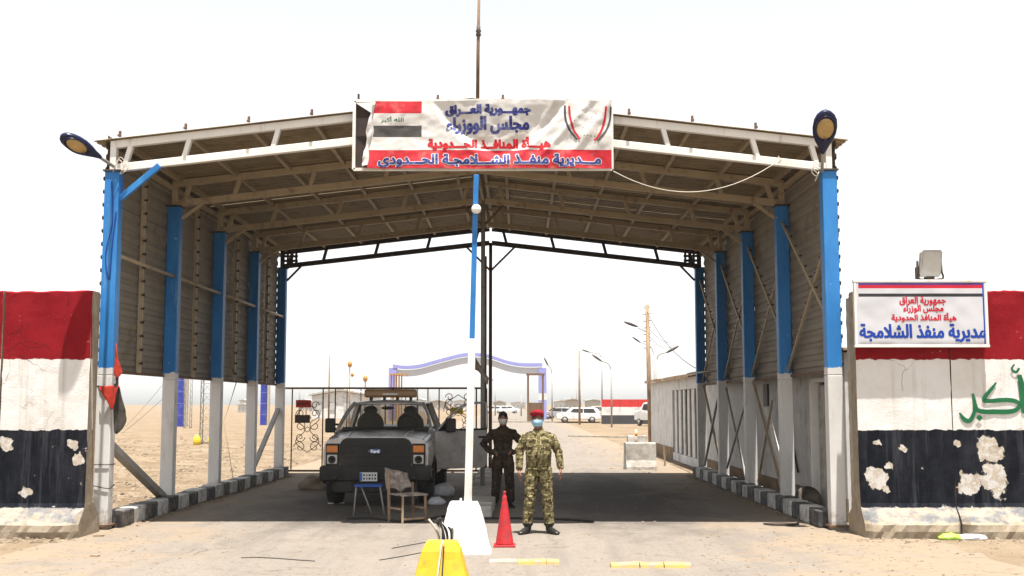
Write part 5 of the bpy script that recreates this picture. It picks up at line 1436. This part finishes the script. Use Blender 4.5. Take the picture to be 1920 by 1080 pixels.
far = [(925,948,755,752,300,'far_tan'),(1040,1062,754,752,260,'bg_white'),(1062,1084,751,749,230,'far_tan'),(770,800,752,749,320,'bg_white'),(805,838,754,751,340,'far_tan'),(450,462,752,750,330,'bg_white'),(446,466,760,759,260,'bg_white'),(1100,1126,752,750,280,'far_tan'),(560,580,753,750,300,'far_tan'),(850,880,753,751,330,'bg_white'),(958,985,756,754,360,'bg_white')]
flab = ['tan far shed on the horizon behind the masked person','small white far block beyond the parked estate car','flat tan far block above the parked estate car','white far block on the horizon behind the truck roof','tan far shed behind the open truck door','tiny white far block on the left horizon','low white far block on the left horizon beside the tiny one','tan far block left of the flag-painted wall','tan far shed left of the pale hall','white far shed seen through the open truck door','low white far shed between the two people']
for (a, b, c, d, Y, mt), lb_ in zip(far, flab): hall('far_building', lb_, a, b, c, d, Y, mt, 3, 8)['group'] = 'far buildings on the horizon'

# flag-painted wall and vehicles beyond
fw = thing('flag_wall', 'low concrete wall painted in red, white and black stripes beyond the low building', 'wall', (at(1180,790,108).x, 108, 0))
xw0 = at(1128,790,108).x
for i in range(4):
    x = xw0+.85+i*1.72
    for z0, z1, mt in ((0,.82,'ink_dark'),(.82,1.58,'bg_white'),(1.58,2.28,'red_plate')):
        m = MB(); m.box((x,108,(z0+z1)/2), (1.70,.3,z1-z0)); m.build('painted_panel', MT[mt], fw)
def car(label, c, rz, L, H, mat, kind='suv', group='vehicles beyond the gate'):
    t = thing('parked_car', label, 'car', c, group, rz)
    W = 1.75
    if kind == 'suv': out = [(-.5,.25),(.5,.25),(.5,.52),(.47,.60),(.30,.66),(.17,.97),(.10,1),(-.36,1),(-.45,.90),(-.49,.62),(-.5,.4)]
    else: out = [(-.5,.24),(.5,.24),(.5,.50),(.46,.62),(.25,.68),(.08,.97),(0,1),(-.22,1),(-.36,.72),(-.49,.66),(-.5,.4)]
    m = MB(); m.prism([(u*L, v*H) for u, v in out], lambda u,v,w: V((u, w*(1-.10*max(0, v/H-.62)/.38), v)), -W/2, W/2); loc_build(m, 'body', mat, t, .05)
    for s in (-1, 1):
        for a, b, c_, d in ((-.40,-.12,-.34,-.12),(-.10,.20,-.10,.12)):
            m = MB(); m.prism([(a*L,.66*H),(b*L,.66*H),(d*L,.92*H),(c_*L,.92*H)], lambda u,v,w: V((u, w, v)), s*(W/2-.075), s*(W/2-.02)); loc_build(m, 'side_window', MT['ink_dark'], t)
        for x in (-.31,.31):
            m = MB(); m.lathe([(.2,-.1),(.31,-.1),(.33,0),(.31,.1),(.2,.1)], 16, (x*L, s*(W/2-.08), .33), Matrix.Rotation(PI/2,3,'X')); w_ = loc_build(m, 'wheel', MT['rubber'], t)
            m = MB(); m.lathe([(.04,-.115),(.19,-.11),(.19,.11),(.04,.115)], 12, (x*L, s*(W/2-.08), .33), Matrix.Rotation(PI/2,3,'X')); loc_build(m, 'rim', MT['grey_steel'], w_) if False else loc_build(m, 'hub', MT['grey_steel'], t)
    m = MB(); m.prism([(.30*L,.67*H),(.315*L,.66*H),(.185*L,.955*H),(.17*L,.965*H)], lambda u,v,w: V((u,w,v)), -W/2+.15, W/2-.15); loc_build(m, 'windscreen', MT['ink_dark'], t)
    m = MB(); m.box((.497*L, .6, .5*H), (.04,.3,.12)); m.box((.497*L, -.6, .5*H), (.04,.3,.12)); loc_build(m, 'headlights', MT['clear_lens'], t)
    return t
car('white estate car parked side-on beyond the gate left of the flag-painted wall', gnd(1084,793), PI, 4.3, 1.52, MT['car_white'])
car('white van nosing out behind the far corner of the low building', gnd(1215,800)+V((.9,2,0)), PI*.62, 4.6, 2.0, MT['car_white'])
car('small white car on the horizon right of the masked person', gnd(953,775), .2, 4.2, 1.5, MT['car_white'])
car('white saloon on the horizon left of the masked person', gnd(925,775), 2.9, 4.2, 1.5, MT['car_white'], 'saloon')
car('red car on the horizon just behind the masked person', gnd(948,770), .1, 4.2, 1.5, MT['red_plate'], 'saloon')
car('silver saloon half hidden by the parked estate car', gnd(1050,786), PI*.9, 4.2, 1.45, MT['silver'], 'saloon')
car('tan car beside the flag-painted wall end', gnd(1118,786), PI, 3.6, 1.6, MT['far_tan'])
# kerb line across the far road
m = MB(); a, b = gnd(925,792), gnd(1130,793); m.beam(a+V((0,0,.06)), b+V((0,0,.06)), .3, .14); fk = thing('far_kerb', 'dark kerb line crossing the far road before the parked cars', 'kerb', a); m.build('kerb_stone', MT['concrete'], fk)
m = MB(); a, b = gnd(1068,819), gnd(1172,821); m.beam(a+V((0,0,.04)), b+V((0,0,.04)), .35, .10); fk = thing('far_kerb', 'short kerb strip on the road left of the concrete barriers', 'kerb', a); m.build('kerb_stone', MT['concrete'], fk)

# ------------------------------------------------------------------ people
def limb(mb, pts, rad, n=14):
    """closed tapered tube of elliptic rings; rad entries are (side, front) radii"""
    pts = [V(p) for p in pts]; m = len(pts); vs = []
    for i, p in enumerate(pts):
        t = (pts[min(i+1,m-1)]-pts[max(i-1,0)]).normalized()
        sx = V((1,0,0)); sx = sx-t*sx.dot(t)
        if sx.length < .25: sx = V((0,0,1)); sx = sx-t*sx.dot(t)
        sx.normalize(); f = t.cross(sx)
        a, b = rad[i] if isinstance(rad[i], tuple) else (rad[i], rad[i])
        for k in range(n):
            th = 2*PI*k/n; vs.append(p+sx*(a*math.cos(th))+f*(b*math.sin(th)))
    fs = [(i*n+k, i*n+(k+1)%n, (i+1)*n+(k+1)%n, (i+1)*n+k) for i in range(m-1) for k in range(n)]
    fs += [tuple(reversed(range(n))), tuple((m-1)*n+k for k in range(n))]
    mb.add(vs, fs, 0, True)
def hand(mb, wrist, d, palm_n, thumb_side, curl, L=.185):
    """palm and five fingers; d points along the hand, palm_n out of the palm, thumb_side to the thumb"""
    w, d, pn, ts = V(wrist), V(d).normalized(), V(palm_n).normalized(), V(thumb_side).normalized()
    kn = w+d*(L*.50)
    for q in (-.5, -.17, .17, .5):
        a = w+d*.01+ts*(q*.045); b = kn+ts*(q*.068)
        limb(mb, [a, a.lerp(b,.5), b], [.017,.0175,.014], 8)
    for q, ln in ((.5,.43),(.17,.48),(-.17,.45),(-.5,.36)):
        p = kn+ts*(q*.066); pts = [p-d*.012, p]; dd = d.copy()
        for k in range(3):
            dd = (dd+pn*curl*(.55 if k == 0 else .8)).normalized()
            p = p+dd*(L*ln*(.45,.32,.23)[k]); pts.append(p.copy())
        limb(mb, pts, [.0105,.0105,.0098,.009,.0072], 8)
    b = w+d*(L*.12)+ts*.026; c = b+(d*.55+ts*.75+pn*.25).normalized()*.045; e = c+(d*.85+ts*.35+pn*.4).normalized()*.035; f = e+(d+pn*.4).normalized()*.025
    limb(mb, [b, c, e, f], [.014,.0125,.0105,.008], 8)
def remesh_person(mb, voxel, name, mats, pick, t, iters=3):
    tmp = mb.mesh('tmp', mats); ob = bpy.data.objects.new('tmp', tmp); COL.objects.link(ob)
    rm = ob.modifiers.new('r', 'REMESH'); rm.mode = 'VOXEL'; rm.voxel_size = voxel; rm.use_smooth_shade = True
    sm = ob.modifiers.new('s', 'SMOOTH'); sm.factor = .5; sm.iterations = iters
    dg = bpy.context.evaluated_depsgraph_get()
    me = bpy.data.meshes.new_from_object(ob.evaluated_get(dg)); bpy.data.objects.remove(ob); bpy.data.meshes.remove(tmp)
    nv = len(me.vertices); co = [0.0]*(3*nv); no = [0.0]*(3*nv)
    me.vertices.foreach_get('co', co); me.vertices.foreach_get('normal', no)
    for i in range(nv):                                        # cloth folds
        x, y, z = co[3*i:3*i+3]
        if pick(V((x, y, z))) == 0:
            d = (1.0 if z < 1.4 else .3)*(.0075*noise.noise((x*11, y*11, z*17))+.0055*noise.noise((x*23+4, y*23, z*34))+.004*math.sin(z*70+9*noise.noise((x*9, y*9, z*5)))*max(0, noise.noise((x*5, y*5, z*6+3))))
            for k in range(3): co[3*i+k] += no[3*i+k]*d
    me.vertices.foreach_set('co', co); me.update()
    me.materials.clear()
    for m in mats: me.materials.append(m)
    for p in me.polygons:
        p.material_index = pick(p.center); p.use_smooth = True
    o = bpy.data.objects.new(name, me); COL.objects.link(o)
    w = WM[t.name]; o.parent = t; WM[o.name] = w
    return o
def face_parts(t, hc, yaw, mask_mat, brow=True):
    """eyes, brows and a face mask on a head centred at hc (local)"""
    rz = Matrix.Rotation(yaw, 3, 'Z')
    def H(x, y, z): return hc+rz @ V((x, y, z))
    def lb(mb, name, mat): return loc_build(mb, name, mat, t)
    for s in (-1, 1):
        m = MB(); m.ell(H(s*.032,-.083,.012), (.012,.007,.007), 10, 6); lb(m, 'eye', MT['eye'])
        m = MB(); m.tube([H(s*.014,-.091,.030), H(s*.034,-.090,.034), H(s*.052,-.078,.028)], [.004,.0055,.003], 6); lb(m, 'eyebrow', MT['hair'])
    m = MB(); rows = []
    for i in range(7):
        z = -.105+.10*i/6; row = []
        for k in range(13):
            a = -1.25+2.5*k/12; r_ = .086-.018*max(0, -z-.06)/.045
            bul = .022*math.cos(a)**3*(1-((z+.05)/.06)**2)
            row.append(H(math.sin(a)*(r_*.92+.004), -math.cos(a)*(r_+.018+bul)+.004, z-.01*abs(a)**2*(.3 if i == 6 else -.3)))
        rows.append(row)
    m.grid(rows); mk = lb(m, 'face_mask', mask_mat)
    for s in (-1, 1):
        m = MB(); m.tube([H(s*.078,-.03,-.02), H(s*.088,.01,.01)], .002, 5); m.tube([H(s*.076,-.03,-.08), H(s*.088,.01,-.02)], .002, 5); lb(m, 'mask_strap', mask_mat)
def head(mb, hc, yaw):
    rz = Matrix.Rotation(yaw, 3, 'Z')
    def H(x, y, z): return hc+rz @ V((x, y, z))
    limb(mb, [H(0,.02,-.16), H(0,.0,-.115), H(0,-.012,-.07), H(0,-.005,-.02), H(0,0,.03), H(0,.005,.075), H(0,.008,.105), H(0,.01,.12)],
         [(.050,.050),(.052,.062),(.064,.080),(.074,.090),(.078,.097),(.070,.088),(.048,.060),(.018,.02)], 16)
    limb(mb, [H(0,-.088,.015), H(0,-.104,-.012), H(0,-.108,-.028), H(0,-.09,-.036)], [.009,.012,.014,.008], 8)
    for s in (-1, 1): limb(mb, [H(s*.076,.01,-.035), H(s*.084,.012,-.01), H(s*.086,.016,.02), H(s*.078,.012,.03)], [(.006,.012),(.008,.016),(.008,.017),(.004,.01)], 8)

# soldier in desert camouflage, arms hanging
sp = gnd(1010, 1001)
so_ = thing('person', 'person in desert camouflage uniform and red beret with a blue mask, standing in the sun', 'person', sp)
b = MB()
limb(b, [(0,0,.82),(0,.0,.90),(0,-.005,1.00),(0,-.025,1.12),(0,-.02,1.24),(0,-.005,1.33),(0,.005,1.395),(0,.012,1.44),(0,.015,1.475),(0,.012,1.55)],
     [(.13,.10),(.178,.125),(.182,.142),(.187,.160),(.184,.150),(.190,.135),(.172,.115),(.120,.088),(.066,.064),(.056,.056)], 20)
for s, fx in ((-1,-.155),(1,.150)):
    limb(b, [(s*.088,0,.93),(s*.100,-.005,.80),(s*.112,-.01,.64),(s*.125,-.015,.49),(s*.135,.0,.34),(fx,.012,.20),(fx,.012,.135),(fx,.01,.10)],
         [(.100,.118),(.106,.118),(.092,.100),(.080,.086),(.076,.084),(.074,.080),(.078,.082),(.052,.055)], 16)
    tw = .18*s
    limb(b, [(fx,.055,.02),(fx+tw*.05,.02,.055),(fx+tw*.1,-.03,.06),(fx+tw*.35,-.10,.045),(fx+tw*.6,-.165,.03),(fx+tw*.7,-.19,.022)], [(.034,.022),(.040,.052),(.042,.050),(.046,.038),(.044,.026),(.028,.016)], 12)
    limb(b, [(fx,.012,.045),(fx,.012,.16)], [(.05,.052),(.055,.058)], 12)
    el = (s*.272,.02,1.15) if s < 0 else (s*.285,.015,1.16)
    wr = (s*.275,-.05,.915) if s < 0 else (s*.315,-.045,.935)
    limb(b, [(s*.135,.01,1.385),(s*.185,.01,1.365),(s*.215,.012,1.30),V((s*.215,.012,1.30)).lerp(V(el),.55),el,V(el).lerp(V(wr),.5),wr,V(wr)+V((0,-.004,-.02))],
         [.052,.070,.070,.066,.062,.056,.050,.036], 14)
    hand(b, V(wr)+V((0,-.004,-.01)), (s*.02,-.12,-1), (-s,.1,0), (0,-1,-.05), .33)
hc = V((-.012,-.012,1.625)); head(b, hc, -.16)
def pk(p):
    r_ = (p.x*p.x+p.y*p.y)**.5
    if p.z < .155 : return 2
    if p.z > 1.482: return 1
    if abs(p.x) > .22 and p.z < .915+ (.02 if p.x > 0 else 0): return 1
    return 0
remesh_person(b, .0075, 'body', [MT['camo'], MT['skin'], MT['boot']], pk, so_)
face_parts(so_, hc, -.16, MT['mask_blue'])
rz = Matrix.Rotation(-.16,3,'Z')
m = MB(); rows = []
for i, (z, rr, sh_) in enumerate(((.022,.090,0),(.050,.094,0),(.075,.112,.010),(.100,.116,.020),(.122,.100,.026),(.136,.060,.03),(.139,.004,.03))):
    rows.append([hc+rz @ V((rr*.92*math.cos(2*PI*k/24)-sh_*1.0*(1 if math.cos(2*PI*k/24) > 0 else .4), rr*1.08*math.sin(2*PI*k/24)+.006, z-.022*max(0,-math.cos(2*PI*k/24))*(i > 1)+.008*max(0,-math.sin(2*PI*k/24)))) for k in range(24)])
m.grid(rows, closed=True); loc_build(m, 'beret', MT['beret'], so_)
m = MB(); m.tube([hc+rz @ V((.083*math.cos(2*PI*k/24), .098*math.sin(2*PI*k/24)+.005, .028+.006*max(0,-math.sin(2*PI*k/24)))) for k in range(25)], .007, 6, caps=False); loc_build(m, 'beret_band', MT['boot'], so_)
m = MB(); m.tube([hc+V((.081*math.cos(a), .095*math.sin(a)+.006, -.0+.03*math.sin(a*1))) for a in [PI*.02+PI*.96*i/12 for i in range(13)]], [(.030,.008)]*13, 8); loc_build(m, 'hair', MT['hair'], so_)
# shirt details: collar, button placket, pockets, belt line, hem
for s in (-1, 1):
    m = MB(); m.add([V((s*.010,-.092,1.440)), V((s*.075,-.050,1.490)), V((s*.088,-.090,1.430)), V((s*.038,-.122,1.398))], [(0,1,2,3)]); o = loc_build(m, 'collar', MT['camo'], so_); q = o.modifiers.new('s','SOLIDIFY'); q.thickness = .008
    m = MB(); m.box((s*.095,-.137,1.285), (.105,.022,.115), Matrix.Rotation(s*.28,3,'Z')); pk_ = loc_build(m, 'chest_pocket', MT['camo'], so_, .008)
    m = MB(); m.box((s*.095,-.144,1.335), (.112,.024,.032), Matrix.Rotation(s*.28,3,'Z')); loc_build(m, 'pocket_flap', MT['camo'], so_, .006)
    m = MB(); m.beam((s*.100,.0,1.452), (s*.185,.0,1.425), .05, .012); loc_build(m, 'shoulder_strap', MT['camo'], so_, .004)
m = MB(); m.tube(smooth([(0,-.120,1.42),(0,-.150,1.33),(0,-.176,1.22),(0,-.190,1.12),(0,-.165,1.00),(0,-.140,.93)],5), [(.016,.006)]*26, 6, ref=(1,0,0)); loc_build(m, 'placket', MT['camo'], so_)
m = MB(); m.tube([V((.186*math.cos(a), -.006+.140*math.sin(a), .925+.006*math.sin(5*a))) for a in [2*PI*i/32 for i in range(33)]], [(.010,.003)]*33, 6, caps=False); loc_build(m, 'shirt_hem', MT['camo'], so_)

# masked person in dark fatigues, hands on hips
dp_ = gnd(943, 952)
dk = thing('person', 'person in dark fatigues, cap and pale mask standing with hands on hips in the shade', 'person', dp_)
b = MB()
limb(b, [(0,0,.80),(0,0,.88),(0,-.005,.98),(0,-.012,1.09),(0,-.01,1.20),(0,0,1.30),(0,.005,1.365),(0,.012,1.41),(0,.012,1.45),(0,.008,1.53)],
     [(.13,.10),(.172,.12),(.172,.128),(.165,.128),(.178,.13),(.188,.125),(.170,.108),(.115,.084),(.064,.062),(.056,.056)], 20)
for s in (-1, 1):
    fx = s*.135
    limb(b, [(s*.086,0,.90),(s*.10,0,.78),(s*.108,-.005,.62),(s*.118,-.01,.48),(s*.125,.0,.33),(fx,.01,.20),(fx,.01,.14),(fx,.01,.10)],
         [(.098,.112),(.104,.112),(.094,.098),(.084,.088),(.080,.084),(.078,.08),(.078,.08),(.05,.055)], 16)
    limb(b, [(fx,.055,.02),(fx,.02,.055),(fx+s*.01,-.03,.06),(fx+s*.03,-.10,.045),(fx+s*.05,-.165,.03),(fx+s*.06,-.19,.022)], [(.034,.022),(.040,.052),(.042,.050),(.046,.038),(.044,.026),(.028,.016)], 12)
    el, wr = V((s*.365,.05,1.135)), V((s*.235,-.055,1.00))
    limb(b, [(s*.13,.01,1.35),(s*.18,.01,1.335),(s*.22,.015,1.27),V((s*.22,.015,1.27)).lerp(el,.55),el,el.lerp(wr,.5),wr,wr+V((-s*.02,-.004,-.01))],
         [.052,.072,.072,.070,.064,.056,.048,.036], 14)
    hand(b, wr+V((-s*.008,-.004,-.004)), (-s*.80,-.42,-.30), (-s*.1,.6,-.9), (0,-.25,1) if s < 0 else (0,-.25,1), .25)
hc2 = V((0,-.012,1.585)); head(b, hc2, .05)
def pk2(p):
    if p.z < .15: return 2
    if p.z > 1.455: return 1
    if abs(p.x) < .225 and .9 < p.z < 1.06 and p.y < -.118 and abs(p.x) > .10: return 1
    return 0
remesh_person(b, .0085, 'body', [MT['dark_camo'], MT['skin'], MT['boot']], pk2, dk)
face_parts(dk, hc2, .05, MT['mask_white'])
m = MB(); rows = []
for z, rr in ((-.06,.083),(-.01,.087),(.035,.090),(.070,.085),(.100,.068),(.122,.036),(.130,.004)):
    rows.append([hc2+V((rr*.92*math.cos(2*PI*k/24), rr*1.14*math.sin(2*PI*k/24)*(1 if (math.sin(2*PI*k/24) > -.35 or z > .03) else .2)+.008+(0 if z > .03 else .03), z)) for k in range(24)])
m.grid(rows, closed=True); loc_build(m, 'cap', MT['hair'], dk)
m = MB(); m.tube([V((.182*math.cos(a), -.004+.135*math.sin(a), .985)) for a in [2*PI*i/32 for i in range(33)]], [(.024,.007)]*33, 6, caps=False); loc_build(m, 'belt', MT['boot'], dk)
for s in (-1, 1):
    m = MB(); m.box((s*.09,-.125,1.24), (.11,.03,.13), Matrix.Rotation(s*.25,3,'Z')); loc_build(m, 'chest_pocket', MT['dark_camo'], dk, .008)
    m = MB(); m.box((s*.192,-.0,.72), (.03,.13,.17)); loc_build(m, 'leg_pocket', MT['dark_camo'], dk, .010)
m = MB(); m.box((-.235,.02,.83), (.05,.13,.16)); loc_build(m, 'pouch', MT['boot'], dk, .015)

# ------------------------------------------------------------------ stones and litter of the sandy ground (uncountable)
def scatter(name, n, area, size, mat, label, seed):
    rr = random.Random(seed); m = MB()
    base = [(-1,-.6,-.5),(.9,-.8,-.5),(1,.7,-.5),(-.8,.9,-.5),(-.5,-.4,.5),(.55,-.35,.4),(.4,.5,.55),(-.45,.35,.35)]
    fs = [(0,1,2,3),(4,5,6,7),(0,1,5,4),(1,2,6,5),(2,3,7,6),(3,0,4,7)]
    for _ in range(n):
        x, y = area(rr)
        s = size*(.35+rr.random()**3*1.9); a = rr.uniform(0, 2*PI); c, d = math.cos(a), math.sin(a)
        z = gz(x, y)
        m.add([V((x+s*(p[0]*c-p[1]*d)*rr.uniform(.7,1.2), y+s*(p[0]*d+p[1]*c)*rr.uniform(.7,1.2), z+s*.45*(p[2]+.35)*rr.uniform(.7,1.3)+.004)) for p in base], fs)
    tag(m.build(name, mat), label, kind='stuff')
def left_field(rr):
    y = 17.8+rr.random()**1.6*40; x = -6.55-rr.random()**1.3*(6+.35*(y-17))
    return x, y
scatter('rubble', 4200, left_field, .055, MT['rock'], 'scattered rubble on the sand left of the canopy', 1)
def front_l(rr): return rr.uniform(-9, -3.6), rr.uniform(11.0, 17.1)
scatter('gravel', 900, front_l, .013, MT['rock'], 'fine gravel on the sand before the left wall', 2)
def front_r(rr):
    y = rr.uniform(11.5, 17.0); return rr.uniform(2.2, 8.2), y
scatter('gravel', 1500, front_r, .014, MT['rock'], 'fine gravel on the sand before the right wall', 3)
def feet(rr):
    x = rr.choice((rr.uniform(-8.5,-6.0), rr.uniform(4.4,8.0))); return x, rr.uniform(15.5, 16.05)
scatter('rubble', 260, feet, .030, MT['rock'], 'crumbled concrete at the feet of the blast walls', 4)
def road_f(rr): return rr.uniform(-5.6, 5.2), 9.5+rr.random()*8
scatter('gravel', 1900, road_f, .009, MT['rock'], 'fine stones strewn over the road before the canopy', 7)
def road_u(rr): return rr.uniform(-5.6, 4.3), 17.5+rr.random()*14
scatter('gravel', 900, road_u, .016, MT['rock'], 'loose stones and clods under the canopy', 8)
def kerb_l(rr): return -5.93+abs(rr.gauss(0,.10)), rr.uniform(17.3, 30)
scatter('gravel', 700, kerb_l, .022, MT['rock'], 'grit gathered along the left kerb', 9)
def kerb_r(rr): return 4.45-abs(rr.gauss(0,.10)), rr.uniform(17.3, 30)
scatter('gravel', 600, kerb_r, .020, MT['rock'], 'grit gathered along the right kerb', 10)
for i, (pp, lb_) in enumerate(([[(452,1046),(480,1045),(520,1047),(560,1050),(590,1052)], 'dark rubber strip lying on the road before the chairs'], [[(712,1050),(760,1042),(810,1032),(850,1024)], 'long dark cord on the road leading to the yellow block'], [[(735,1028),(780,1020),(826,1012)], 'short dark cord on the road behind the yellow block'])):
    m = MB(); m.tube(smooth([gnd(a, b, .008) for a, b in pp], 6), [(.006,.014)]*(6*(len(pp)-1)+1), 6); tag(m.build('cord', MT['cable']), lb_, 'cord')
rp_ = random.Random(5)
for i in range(16):
    px_ = rp_.choice((rp_.uniform(770,870), rp_.uniform(925,1000), rp_.uniform(1040,1120), rp_.uniform(560,640))); Y_ = rp_.uniform(170,300)
    pole('far_pole', 'thin far pole standing on the horizon beyond the gate', 'pole', px_, rp_.uniform(715,742), Y_, .11, 'lattice', 'thin poles on the horizon')
def kerb_back(rr): return rr.uniform(4.84, 5.10), rr.uniform(20.5, 31)
scatter('rubble', 220, kerb_back, .05, MT['rock'], 'rubble between the right kerb and the white building', 6)
def far_r(rr): return rr.uniform(-3, 5), rr.uniform(31, 70)
scatter('gravel', 500, far_r, .035, MT['rock'], 'loose stones on the road beyond the canopy', 5)

# ------------------------------------------------------------------ dusty air
hz = MB(); hz.box((0, 190, 4.0), (1000, 420, 10.4))
h_o = hz.build('haze', [])
h_o['kind'] = 'stuff'
hm = bpy.data.materials.new('dusty_air'); hm.use_nodes = True
hn, hl_ = hm.node_tree.nodes, hm.node_tree.links
for nd in list(hn):
    if nd.type == 'BSDF_PRINCIPLED': hn.remove(nd)
pv = hn.new('ShaderNodeVolumePrincipled'); pv.inputs['Color'].default_value = (.93,.92,.90,1); pv.inputs['Density'].default_value = .00028; pv.inputs['Anisotropy'].default_value = .2
hl_.new(pv.outputs[0], hn['Material Output'].inputs['Volume'])
h_o.data.materials.append(hm)
